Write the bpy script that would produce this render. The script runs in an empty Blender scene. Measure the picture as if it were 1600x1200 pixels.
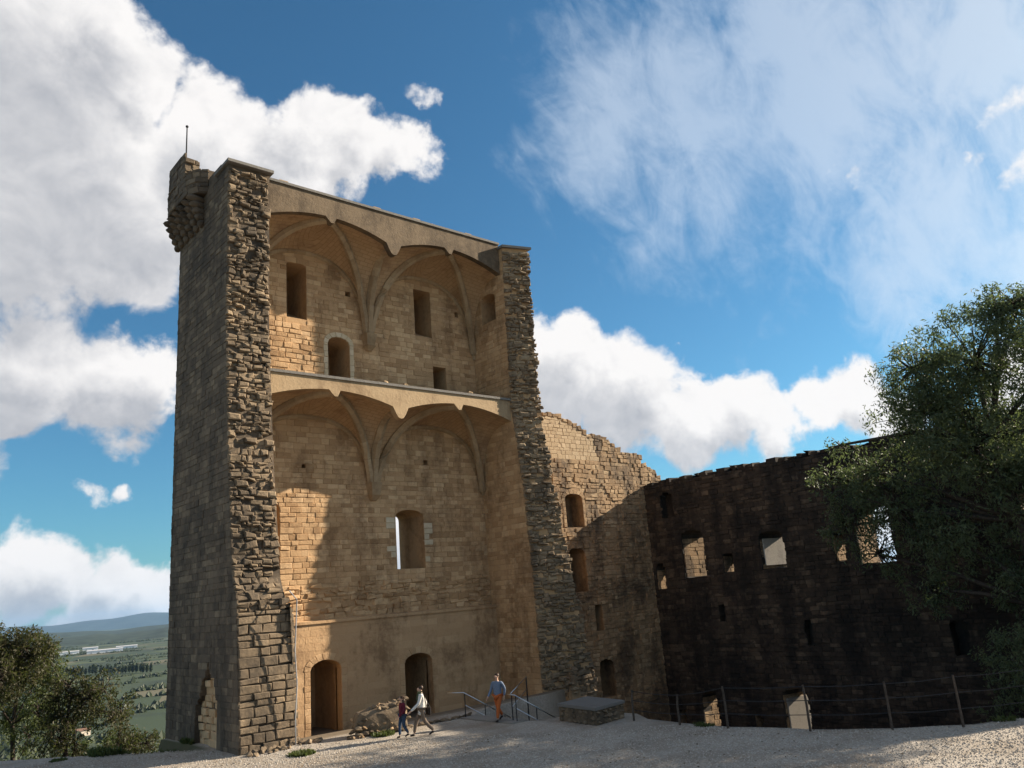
import bpy, bmesh, math, random
import numpy as np
from mathutils import Vector, Matrix

# ------------------------------------------------------------------ camera
sc = bpy.context.scene
COL = sc.collection
CAM = Vector((0, 0, 4.6))
cd = bpy.data.cameras.new('camera'); cam = bpy.data.objects.new('camera', cd); COL.objects.link(cam)
cd.sensor_width = 36; cd.lens = 28.125; cd.clip_start = 0.1; cd.clip_end = 90000
rt, up, bk = (0.759524, -0.645936, -0.07675), (-0.10777, -0.241317, 0.964444), (-0.64149, -0.724247, -0.252899)
cam.matrix_world = Matrix(((rt[0], up[0], bk[0], CAM.x), (rt[1], up[1], bk[1], CAM.y), (rt[2], up[2], bk[2], CAM.z), (0, 0, 0, 1)))
sc.camera = cam

# ------------------------------------------------------------------ exposure
sc.view_settings.view_transform = 'Standard'; sc.view_settings.look = 'None'
sc.view_settings.exposure = 1.3; sc.view_settings.gamma = 1

# ------------------------------------------------------------------ sun and sky
SUN = Vector((0.95, -0.312, 0.45)).normalized()          # towards the sun
sl = bpy.data.lights.new('sun', 'SUN'); sl.energy = 5.0; sl.angle = math.radians(0.55); sl.color = (1.0, 0.86, 0.68)
so = bpy.data.objects.new('sun', sl); COL.objects.link(so)
so.rotation_euler = SUN.to_track_quat('Z', 'Y').to_euler(); so.location = (60, -20, 60)

class NT:
    """small helper to wire shader nodes"""
    def __init__(s, tree): s.t = tree; s.n = tree.nodes; s.l = tree.links
    def new(s, kind, **kw):
        n = s.n.new(kind)
        for k, v in kw.items(): setattr(n, k, v)
        return n
    def put(s, sock, v):
        if isinstance(v, bpy.types.NodeSocket): s.l.new(v, sock)
        else: sock.default_value = v
    def math(s, op, a, b=0.0, c=0.0, clamp=False):
        n = s.new('ShaderNodeMath', operation=op); n.use_clamp = clamp
        for i, v in enumerate((a, b, c)): s.put(n.inputs[i], v)
        return n.outputs[0]
    def vmath(s, op, a, b=(0, 0, 0)):
        n = s.new('ShaderNodeVectorMath', operation=op); s.put(n.inputs[0], a); s.put(n.inputs[1], b)
        return n.outputs['Value'] if op in ('DOT_PRODUCT', 'LENGTH', 'DISTANCE') else n.outputs[0]
    def scale(s, a, f):
        n = s.new('ShaderNodeVectorMath', operation='SCALE'); s.put(n.inputs[0], a); s.put(n.inputs['Scale'], f); return n.outputs[0]
    def noise(s, vec, scale, detail=4, rough=0.55, dist=0.0):
        n = s.new('ShaderNodeTexNoise'); s.put(n.inputs['Vector'], vec)
        n.inputs['Scale'].default_value = scale; n.inputs['Detail'].default_value = detail
        n.inputs['Roughness'].default_value = rough; n.inputs['Distortion'].default_value = dist
        return n.outputs['Fac']
    def ramp(s, v, lo, hi, a=0.0, b=1.0, smooth=True):
        n = s.new('ShaderNodeMapRange'); n.interpolation_type = 'SMOOTHSTEP' if smooth else 'LINEAR'
        s.put(n.inputs['Value'], v)
        for k, x in (('From Min', lo), ('From Max', hi), ('To Min', a), ('To Max', b)): s.put(n.inputs[k], x)
        return n.outputs[0]
    def mix(s, f, a, b, mode='MIX'):
        n = s.new('ShaderNodeMix', data_type='RGBA', blend_type=mode); s.put(n.inputs[0], f)
        for sock, v in ((n.inputs[6], a), (n.inputs[7], b)):
            if isinstance(v, (tuple, list)) and len(v) == 3: v = (*v, 1)
            s.put(sock, v)
        return n.outputs[2]

world = bpy.data.worlds.new('World'); sc.world = world; world.use_nodes = True
w = NT(world.node_tree); w.n.clear()
sky = w.new('ShaderNodeTexSky', sky_type='NISHITA'); sky.sun_disc = False
sky.sun_elevation = math.asin(SUN.z); sky.sun_rotation = math.atan2(SUN.x, SUN.y)
sky.altitude = 120; sky.air_density = 1.0; sky.dust_density = 0.6; sky.ozone_density = 2.2
dirv = w.new('ShaderNodeTexCoord').outputs['Generated']
# cumulus banks: (direction, angular radius in degrees); elsewhere scattered clouds by noise
CUM = [(0.123, 0.828, 0.546, 6.8), (0.177, 0.788, 0.59, 3.2), (0.174, 0.875, 0.452, 7.4), (0.255, 0.859, 0.444, 4.3), (0.29, 0.803, 0.521, 3.0), (0.222, 0.798, 0.561, 2.4),
       (0.235, 0.896, 0.390, 3.3), (0.151, 0.910, 0.395, 4.2), (0.393, 0.741, 0.544, 2.5), (0.436, 0.731, 0.525, 2.8), (0.383, 0.772, 0.507, 2.9), (0.477, 0.712, 0.516, 2.2),
       (0.478, 0.668, 0.57, 2.04, 0.36), (0.337, 0.791, 0.51, 2.6), (0.164, 0.949, 0.27, 3.6), (0.237, 0.936, 0.261, 3.2), (0.28, 0.921, 0.269, 2.3), (0.145, 0.963, 0.229, 2.0),
       (0.236, 0.961, 0.148, 2.04, 0.36), (0.261, 0.954, 0.145, 1.53, 0.36), (0.163, 0.981, 0.103, 2.38, 0.36), (0.294, 0.953, 0.074, 1.7, 0.36), (0.183, 0.981, 0.063, 2.4), (0.243, 0.969, 0.049, 2.3),
       (0.286, 0.957, 0.04, 2.0), (0.162, 0.986, 0.038, 2.0), (0.226, 0.974, 0.024, 2.9), (0.299, 0.954, 0.015, 1.8), (0.685, 0.673, 0.278, 3.2), (0.716, 0.652, 0.251, 3.4),
       (0.755, 0.617, 0.222, 3.3), (0.796, 0.575, 0.192, 2.8), (0.825, 0.53, 0.193, 2.5), (0.85, 0.497, 0.172, 2.4), (0.873, 0.448, 0.194, 2.0), (0.891, 0.411, 0.191, 2.2),
       (0.91, 0.38, 0.167, 2.0), (0.68, 0.698, 0.226, 2.7), (0.737, 0.647, 0.195, 2.9), (0.778, 0.567, 0.271, 1.53, 0.36), (0.839, 0.348, 0.419, 2.04, 0.36), (0.826, 0.362, 0.431, 1.19, 0.42),
       (0.89, 0.224, 0.398, 2.55, 0.36), (0.88, 0.189, 0.435, 2.72, 0.36), (0.902, 0.201, 0.383, 2.55, 0.36), (0.881, 0.238, 0.409, 1.53, 0.36), (0.95, 0.25, 0.16, 3.0), (0.96, 0.1, 0.2, 4.0), (0.05, 0.97, 0.2, 5.0), (-0.15, 0.93, 0.3, 8.0), (-0.3, 0.8, 0.5, 9.0)]
wob = w.new('ShaderNodeTexNoise'); w.put(wob.inputs['Vector'], dirv); wob.inputs['Scale'].default_value = 8; wob.inputs['Detail'].default_value = 9; wob.inputs['Roughness'].default_value = 0.6
warp = w.scale(w.vmath('SUBTRACT', wob.outputs['Color'], (0.5, 0.5, 0.5)), 0.115)
wv = w.vmath('ADD', dirv, warp)
def bank(vec):
    d0 = None
    for x, y, z, r, *pk in CUM + [(math.cos(math.radians(a)), math.sin(math.radians(a)), 0.035 + 0.02 * math.sin(a), 3.6) for a in range(8, 66, 5)]:
        d = Vector((x, y, z)).normalized(); R2 = 2 - 2 * math.cos(math.radians(r * 1.25))
        b = w.math('MULTIPLY_ADD', w.vmath('DISTANCE', vec, tuple(d)), -1 / math.sqrt(R2), pk[0] if pk else 1.0)
        d0 = b if d0 is None else w.math('SMOOTH_MAX', d0, b, 0.15)
    return d0
dens = bank(wv)
fine = w.noise(dirv, 17, 11, 0.57, 0.3)
shape = w.math('MULTIPLY_ADD', w.math('SUBTRACT', fine, 0.5), 1.15, dens)
cum_a = w.ramp(shape, 0.02, 0.34)
# unseen clouds beside and behind the view, their cover raised to fill the shade
gen = w.noise(dirv, 3.2, 8, 0.6, 0.2)
dn = w.new('ShaderNodeSeparateXYZ'); w.put(dn.inputs[0], dirv)
away = w.ramp(w.vmath('DOT_PRODUCT', dirv, (0.60, 0.72, 0.35)), 0.72, 0.5)      # the sky behind and beside the viewer
gen_a = w.math('MULTIPLY', w.ramp(gen, 0.47, 0.60), w.math('MULTIPLY', away, w.ramp(dn.outputs[2], 0.0, 0.08)))
# high thin cirrus towards the sun
CIR = [(0.728, 0.451, 0.516, 7.9), (0.798, 0.334, 0.501, 9.1), (0.888, 0.275, 0.368, 6.5), (0.757, 0.338, 0.56, 7.2), (0.833, 0.211, 0.512, 8), (0.661, 0.539, 0.523, 5.0), (0.891, 0.328, 0.314, 3.6), (0.93, 0.22, 0.3, 5.0), (0.95, 0.0, 0.35, 12), (0.85, 0.0, 0.55, 12)]
cden = None
for x, y, z, r in CIR:
    d = Vector((x, y, z)).normalized()
    b = w.math('SUBTRACT', 1.0, w.math('MULTIPLY', w.vmath('DISTANCE', wv, tuple(d)), 1 / (2 * math.sin(math.radians(r * 0.75)))))
    cden = b if cden is None else w.math('SMOOTH_MAX', cden, b, 0.25)
st = w.new('ShaderNodeMapping'); w.put(st.inputs['Vector'], dirv); st.inputs['Rotation'].default_value = (0.3, 0.5, 0.6); st.inputs['Scale'].default_value = (1, 2.6, 1.6)
cn = w.noise(st.outputs[0], 5.5, 9, 0.62, 0.6)
cfib = w.noise(st.outputs[0], 16, 8, 0.65, 0.8)
cir_a = w.math('MULTIPLY', w.ramp(w.math('ADD', cden, w.math('ADD', w.math('MULTIPLY', w.math('SUBTRACT', cn, 0.5), 1.7), w.math('MULTIPLY', w.math('SUBTRACT', cfib, 0.5), 0.7))), -0.05, 0.95), 0.5)
# cloud colour: bright where the cloud ends towards the sun and zenith, grey where more cloud lies in between
LD = (SUN * 0.6 + Vector((0, 0, 1))).normalized()
fine2 = w.noise(w.vmath('ADD', dirv, tuple(LD * 0.012)), 17, 11, 0.57, 0.3)
above = w.math('MULTIPLY_ADD', w.math('SUBTRACT', fine2, 0.5), 0.3, bank(w.vmath('ADD', wv, tuple(LD * 0.055))))
relief = w.math('SUBTRACT', fine, fine2)
lum = w.math('ADD', w.ramp(above, -0.05, 0.7, 1.0, 0.35), w.math('MULTIPLY', relief, 0.65))
lum = w.math('ADD', lum, w.math('MULTIPLY', w.math('SUBTRACT', w.noise(dirv, 5, 3, 0.45), 0.5), 0.45), clamp=True)
ccol = w.mix(lum, (0.115, 0.128, 0.152), (0.40, 0.39, 0.385))
SKY_S = 0.05
skyc = w.mix(1.0, sky.outputs[0], (SKY_S * 0.44, SKY_S * 0.85, SKY_S * 1.0), 'MULTIPLY')
glow = w.ramp(w.vmath('DOT_PRODUCT', dirv, tuple(SUN)), 0.72, 0.98)
c1 = w.mix(cir_a, skyc, w.mix(glow, (0.315, 0.355, 0.405), (0.46, 0.455, 0.445)))
c2 = w.mix(w.math('MAXIMUM', cum_a, gen_a), c1, ccol)
bg = w.new('ShaderNodeBackground'); w.put(bg.inputs[0], c2); bg.inputs[1].default_value = 1.0
wo = w.new('ShaderNodeOutputWorld'); w.l.new(bg.outputs[0], wo.inputs[0])

# ------------------------------------------------------------------ materials
def new_mat(name):
    m = bpy.data.materials.new(name); m.use_nodes = True; t = NT(m.node_tree); t.n.clear()
    out = t.new('ShaderNodeOutputMaterial'); b = t.new('ShaderNodeBsdfPrincipled'); t.l.new(b.outputs[0], out.inputs[0])
    b.inputs['Roughness'].default_value = 0.9; b.inputs['Specular IOR Level'].default_value = 0.25
    return m, t, b
def bump(t, b, h, strength=0.5, dist=0.02):
    n = t.new('ShaderNodeBump'); n.inputs['Strength'].default_value = strength; n.inputs['Distance'].default_value = dist
    t.put(n.inputs['Height'], h); t.l.new(n.outputs[0], b.inputs['Normal'])
def pos(t): return t.new('ShaderNodeNewGeometry').outputs['Position']
def stone_mat(name, dark, mid, light, lichen=(0.03, 0.028, 0.025), lich=(0.60, 0.72), lich_amt=0.7, stain=0.25, bscale=14, streak=True):
    m, t, b = new_mat(name); P = pos(t)
    a = t.new('ShaderNodeAttribute', attribute_name='tint').outputs['Fac']
    c = t.mix(t.ramp(a, 0.0, 0.55), dark, mid); c = t.mix(t.ramp(a, 0.5, 1.0), c, light)
    n1 = t.noise(P, 0.55, 6, 0.6, 0.4); n2 = t.noise(P, 5.0, 8, 0.65); n3 = t.noise(P, bscale * 2, 6, 0.7)
    c = t.mix(t.math('MULTIPLY', t.ramp(n2, 0.3, 0.75), stain), c, dark)
    c = t.mix(t.ramp(n3, 0.25, 0.85, 0.0, 0.35), c, light)
    mp = t.new('ShaderNodeMapping'); t.put(mp.inputs['Vector'], P); mp.inputs['Scale'].default_value = (1, 1, 0.16)
    s1 = t.noise(mp.outputs[0], 1.1, 6, 0.6)
    k = t.math('ADD', t.math('MULTIPLY', n1, 0.5), t.math('MULTIPLY', s1 if streak else n1, 0.5))
    k = t.math('ADD', k, t.math('MULTIPLY', t.math('SUBTRACT', n2, 0.5), 0.28))
    c = t.mix(t.math('MULTIPLY', t.ramp(k, lich[0] - 0.07, lich[1]), lich_amt), c, lichen)
    t.put(b.inputs['Base Color'], c)
    h = t.math('ADD', t.math('MULTIPLY', n2, 0.6), t.math('MULTIPLY', t.noise(P, bscale, 8, 0.7), 0.7))
    bump(t, b, h, 0.8, 0.035)
    return m
TAN = stone_mat('tan_sandstone', (0.32, 0.19, 0.092), (0.495, 0.318, 0.168), (0.65, 0.452, 0.262), lichen=(0.165, 0.097, 0.05), lich=(0.51, 0.66), lich_amt=0.64)
PLI = stone_mat('smooth_sandstone', (0.38, 0.238, 0.122), (0.465, 0.302, 0.165), (0.55, 0.375, 0.215), lichen=(0.14, 0.08, 0.042), lich=(0.53, 0.68), lich_amt=0.7, bscale=9)
PALE = stone_mat('pale_limestone', (0.42, 0.33, 0.20), (0.52, 0.42, 0.28), (0.62, 0.52, 0.37), lich_amt=0.3)
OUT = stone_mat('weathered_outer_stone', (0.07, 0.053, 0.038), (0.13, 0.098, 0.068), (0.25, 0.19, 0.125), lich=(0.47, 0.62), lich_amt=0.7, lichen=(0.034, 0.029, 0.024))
END = stone_mat('broken_core_stone', (0.11, 0.081, 0.054), (0.19, 0.141, 0.092), (0.34, 0.252, 0.158), lich=(0.46, 0.62), lich_amt=0.78, lichen=(0.055, 0.045, 0.034), bscale=10)
RUI = stone_mat('ruin_wall_stone', (0.19, 0.12, 0.063), (0.285, 0.185, 0.102), (0.43, 0.31, 0.185), lichen=(0.045, 0.034, 0.026), lich=(0.49, 0.63), lich_amt=0.8)
END2 = stone_mat('brown_core_stone', (0.12, 0.086, 0.056), (0.215, 0.157, 0.10), (0.37, 0.275, 0.17), lich=(0.50, 0.66), lich_amt=0.66, lichen=(0.06, 0.048, 0.036), bscale=10)
CUR = stone_mat('blackened_shaded_wall_stone', (0.022, 0.018, 0.015), (0.046, 0.036, 0.028), (0.13, 0.10, 0.072), lich=(0.43, 0.60), lich_amt=0.88, lichen=(0.0115, 0.0115, 0.012))  # black weathering, darkened further so the colour deepens the wall's backlit shade
PLAS = stone_mat('old_render', (0.30, 0.205, 0.115), (0.39, 0.28, 0.165), (0.46, 0.345, 0.215), lichen=(0.17, 0.11, 0.06), lich=(0.50, 0.66), lich_amt=0.6, bscale=9)
WPL = stone_mat('pale_plaster', (0.26, 0.235, 0.20), (0.34, 0.31, 0.27), (0.42, 0.385, 0.34), lich_amt=0.4)
SLAB = stone_mat('grey_slab', (0.14, 0.13, 0.12), (0.20, 0.19, 0.17), (0.27, 0.25, 0.22), lich_amt=0.5)

WEA = stone_mat('weathered_render', (0.115, 0.082, 0.052), (0.16, 0.118, 0.076), (0.225, 0.17, 0.112), lichen=(0.055, 0.04, 0.027), lich=(0.46, 0.62), lich_amt=0.7, bscale=9)
ASH = stone_mat('fine_ashlar', (0.29, 0.205, 0.12), (0.37, 0.275, 0.17), (0.48, 0.37, 0.245), lich_amt=0.4)
def brick_mat():
    m, t, b = new_mat('vault_masonry'); uv = t.new('ShaderNodeUVMap').outputs[0]
    br = t.new('ShaderNodeTexBrick'); t.put(br.inputs['Vector'], uv)
    br.inputs['Color1'].default_value = (0.42, 0.275, 0.15, 1); br.inputs['Color2'].default_value = (0.47, 0.315, 0.18, 1); br.inputs['Mortar'].default_value = (0.33, 0.21, 0.115, 1)
    br.inputs['Scale'].default_value = 1; br.inputs['Brick Width'].default_value = 0.42; br.inputs['Row Height'].default_value = 0.2; br.inputs['Mortar Size'].default_value = 0.016; br.inputs['Bias'].default_value = -0.2
    P = pos(t); n = t.noise(P, 0.9, 6, 0.6); n2 = t.noise(P, 12, 6, 0.7)
    c = t.mix(t.ramp(n, 0.5, 0.68, 0, 0.6), br.outputs['Color'], (0.22, 0.13, 0.075)); c = t.mix(t.ramp(n2, 0.4, 0.9, 0, 0.3), c, (0.46, 0.31, 0.17))
    t.put(b.inputs['Base Color'], c)
    bump(t, b, t.math('ADD', t.math('MULTIPLY', br.outputs['Fac'], -0.6), n2), 0.6, 0.03)
    return m
VAULT = brick_mat()
def plain(name, col, rough=0.8, metal=0.0, var=0.25, scale=12):
    m, t, b = new_mat(name); n = t.noise(pos(t), scale, 5, 0.6)
    t.put(b.inputs['Base Color'], t.mix(t.ramp(n, 0.25, 0.8), tuple(c * (1 - var) for c in col), tuple(min(1, c * (1 + var)) for c in col)))
    b.inputs['Roughness'].default_value = rough; b.inputs['Metallic'].default_value = metal
    return m
DARKM = plain('dark_iron', (0.035, 0.035, 0.038), 0.55, 0.6)
STEEL = plain('brushed_steel', (0.55, 0.56, 0.58), 0.28, 1.0, 0.1)
WOODP = plain('weathered_post_wood', (0.075, 0.058, 0.045), 0.85, 0, 0.4, 20)
PIPE = plain('grey_conduit', (0.34, 0.34, 0.34), 0.6)
def leaf_mat(name, a, b_, trans=0.35):
    m, t, b = new_mat(name); at = t.new('ShaderNodeAttribute', attribute_name='tint').outputs['Fac']
    c = t.mix(at, a, b_); t.put(b.inputs['Base Color'], c); b.inputs['Roughness'].default_value = 0.55
    tr = t.new('ShaderNodeBsdfTranslucent'); t.put(tr.inputs[0], t.mix(0.5, c, (0.12, 0.16, 0.03)))
    mx = t.new('ShaderNodeMixShader'); mx.inputs[0].default_value = trans
    t.l.new(b.outputs[0], mx.inputs[1]); t.l.new(tr.outputs[0], mx.inputs[2])
    o = [n for n in t.n if n.type == 'OUTPUT_MATERIAL'][0]; t.l.new(mx.outputs[0], o.inputs[0])
    return m
LEAF_R = leaf_mat('almond_leaf', (0.05, 0.075, 0.04), (0.13, 0.165, 0.09), 0.45)
LEAF_L = leaf_mat('olive_brown_leaf', (0.024, 0.027, 0.013), (0.07, 0.064, 0.029))
LEAF_G = leaf_mat('fresh_green_leaf', (0.035, 0.055, 0.016), (0.10, 0.12, 0.04))
BARK = plain('bark', (0.05, 0.04, 0.032), 0.95, 0, 0.4, 9)

# ------------------------------------------------------------------ object helpers
def tag(o, label=None, cat=None, group=None, kind=None):
    if label: o['label'] = label
    if cat: o['category'] = cat
    if group: o['group'] = group
    if kind: o['kind'] = kind
    return o
def empty(name, loc=(0, 0, 0), rz=0.0):
    o = bpy.data.objects.new(name, None); COL.objects.link(o); o.location = loc; o.rotation_euler = (0, 0, rz); o.empty_display_size = 0.3
    return o
def obj(name, me, mat=None, parent=None, keep=True):
    o = bpy.data.objects.new(name, me); COL.objects.link(o)
    if mat is not None and not me.materials:
        for mm in (mat if isinstance(mat, (list, tuple)) else [mat]): me.materials.append(mm)
    if parent is not None:
        o.parent = parent
        if keep:
            M = Matrix.LocRotScale(parent.location, parent.rotation_euler, parent.scale) if parent.parent is None else Matrix.LocRotScale(parent.parent.location, parent.parent.rotation_euler, parent.parent.scale)
            o.matrix_parent_inverse = M.inverted() if parent.parent is None else Matrix()
    return o
def mesh_np(name, V, F, tint=None, matidx=None, smooth=False):
    """V (n,3); F list of equal-length face arrays"""
    me = bpy.data.meshes.new(name); V = np.asarray(V, np.float32)
    if isinstance(F, np.ndarray): F = [F]
    loops = np.concatenate([f.ravel() for f in F]).astype(np.int32)
    tot = np.concatenate([np.full(len(f), f.shape[1], np.int32) for f in F])
    me.vertices.add(len(V)); me.vertices.foreach_set('co', V.ravel())
    me.loops.add(len(loops)); me.loops.foreach_set('vertex_index', loops)
    st_ = np.concatenate([[0], np.cumsum(tot)[:-1]]).astype(np.int32)
    me.polygons.add(len(tot)); me.polygons.foreach_set('loop_start', st_); me.polygons.foreach_set('loop_total', tot)
    if matidx is not None: me.polygons.foreach_set('material_index', np.asarray(matidx, np.int32))
    me.polygons.foreach_set('use_smooth', np.full(len(tot), bool(smooth)))
    me.update(calc_edges=True); me.validate()
    at = me.attributes.new('tint', 'FLOAT', 'POINT')
    at.data.foreach_set('value', np.asarray(tint if tint is not None else np.full(len(V), 0.5), np.float32))
    return me
def bm_mesh(name, bm, tint=0.5, smooth=False):
    bmesh.ops.recalc_face_normals(bm, faces=bm.faces)
    me = bpy.data.meshes.new(name); bm.to_mesh(me); bm.free()
    at = me.attributes.new('tint', 'FLOAT', 'POINT'); at.data.foreach_set('value', np.full(len(me.vertices), tint, np.float32))
    if smooth: me.polygons.foreach_set('use_smooth', np.ones(len(me.polygons), bool))
    return me
def loft(bm, A, B):
    a = [bm.verts.new(p) for p in A]; b = [bm.verts.new(p) for p in B]; n = len(a)
    for i in range(n): bm.faces.new((a[i], a[(i + 1) % n], b[(i + 1) % n], b[i]))
    bm.faces.new(a[::-1]); bm.faces.new(b)
def box(bm, lo, hi):
    loft(bm, [(lo[0], lo[1], lo[2]), (hi[0], lo[1], lo[2]), (hi[0], hi[1], lo[2]), (lo[0], hi[1], lo[2])],
             [(lo[0], lo[1], hi[2]), (hi[0], lo[1], hi[2]), (hi[0], hi[1], hi[2]), (lo[0], hi[1], hi[2])])
def prism(bm, pts, axis, lo, hi):
    def P(p, c):
        if axis == 0: return (c, p[0], p[1])
        if axis == 1: return (p[0], c, p[1])
        return (p[0], p[1], c)
    loft(bm, [P(p, lo) for p in pts], [P(p, hi) for p in pts])
def tube(bm, path, radii, n=6, cap=True):
    path = [Vector(p) for p in path]; rings = []
    for i, p in enumerate(path):
        d = (path[min(i + 1, len(path) - 1)] - path[max(i - 1, 0)]).normalized()
        u = d.cross(Vector((0, 0, 1)) if abs(d.z) < 0.9 else Vector((1, 0, 0))).normalized(); v = d.cross(u)
        r = radii[i] if isinstance(radii, (list, tuple)) else radii
        rings.append([bm.verts.new(p + (u * math.cos(2 * math.pi * k / n + math.pi / n) + v * math.sin(2 * math.pi * k / n + math.pi / n)) * r) for k in range(n)])
    for a, b in zip(rings, rings[1:]):
        for k in range(n): bm.faces.new((a[k], a[(k + 1) % n], b[(k + 1) % n], b[k]))
    if cap: bm.faces.new(rings[0][::-1]); bm.faces.new(rings[-1])
def simple(name, fn, mat, parent=None, tint=0.5, smooth=False):
    bm = bmesh.new(); fn(bm); return obj(name, bm_mesh(name, bm, tint, smooth), mat, parent)
def boolean_cut(me, cutter_bm):
    if not len(cutter_bm.faces): cutter_bm.free(); return me
    bmesh.ops.recalc_face_normals(cutter_bm, faces=cutter_bm.faces)
    cm = bpy.data.meshes.new('cut'); cutter_bm.to_mesh(cm); cutter_bm.free()
    a = bpy.data.objects.new('tmp_a', me); b = bpy.data.objects.new('tmp_b', cm); COL.objects.link(a); COL.objects.link(b)
    md = a.modifiers.new('b', 'BOOLEAN'); md.operation = 'DIFFERENCE'; md.object = b; md.solver = 'EXACT'; md.use_self = True
    dg = bpy.context.evaluated_depsgraph_get(); r = bpy.data.meshes.new_from_object(a.evaluated_get(dg))
    bpy.data.objects.remove(a); bpy.data.objects.remove(b); r.materials.clear()
    if 'tint' not in r.attributes:
        r.attributes.new('tint', 'FLOAT', 'POINT')
    r.attributes['tint'].data.foreach_set('value', np.full(len(r.vertices), 0.35, np.float32))
    return r

# ------------------------------------------------------------------ openings and masonry
class Op:
    """an opening on a wall face: u0..u1, z0..z1, arch rise, depth, far-side range, surround width"""
    def __init__(s, u0, u1, z0, z1, rise=0.0, depth=1.6, far=None, frame=0.0, z0f=None, rough=0.0):
        s.rough = rough; s.seed = int(u0 * 97 + z0 * 31)
        s.u0, s.u1, s.z0, s.z1, s.rise, s.depth, s.far, s.frame, s.z0f = u0, u1, z0, z1, rise, depth, far, frame, z0f
    def outline(s, u0, u1, z0, z1, n=10):
        p = [(u0, z0), (u1, z0)]
        if s.rise > 0:
            c, hw = (u0 + u1) / 2, (u1 - u0) / 2
            for k in range(n + 1):
                a = math.pi * k / n
                p.append((c + hw * math.cos(a), z1 - s.rise + s.rise * math.sin(a)))
        else: p += [(u1, z1), (u0, z1)]
        if s.rough:
            r = random.Random(s.seed); q = []
            for i, a in enumerate(p):
                b = p[(i + 1) % len(p)]; m = max(1, int(math.dist(a, b) / 0.28))
                for k in range(m): q.append((a[0] + (b[0] - a[0]) * k / m + r.uniform(-s.rough, s.rough), a[1] + (b[1] - a[1]) * k / m + r.uniform(-s.rough, s.rough) * .7))
            p = q
        return p
    def cut(s, bm, to3, start=-0.15):
        A = s.outline(s.u0, s.u1, s.z0, s.z1); f = s.far or (s.u0, s.u1)
        zf = s.z0f if s.z0f is not None else s.z0; zt = s.z1 - (0.0 if s.far is None else 0.1)
        B = [(f[0] + (u - s.u0) * (f[1] - f[0]) / (s.u1 - s.u0), zf + (z - s.z0) * (zt - zf) / (s.z1 - s.z0)) for u, z in A]
        loft(bm, [to3(u, z, start) for u, z in A], [to3(u, z, s.depth) for u, z in B])
    def span(s, za, zb):
        e = s.frame
        if zb <= s.z0 + 0.02 or za >= s.z1 + e - 0.02: return None
        c, hw = (s.u0 + s.u1) / 2, (s.u1 - s.u0) / 2 + e
        if s.rise > 0 and zb > s.z1 - s.rise:
            t = min(1, max(0, (za + 0.3 * (zb - za) - (s.z1 - s.rise)) / (s.rise + e)))
            hw *= math.sqrt(max(0, 1 - t * t))
        if s.rough: return (c - hw + rng.uniform(-.02, .1), c + hw + rng.uniform(-.1, .02))
        return (c - hw, c + hw)

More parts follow.
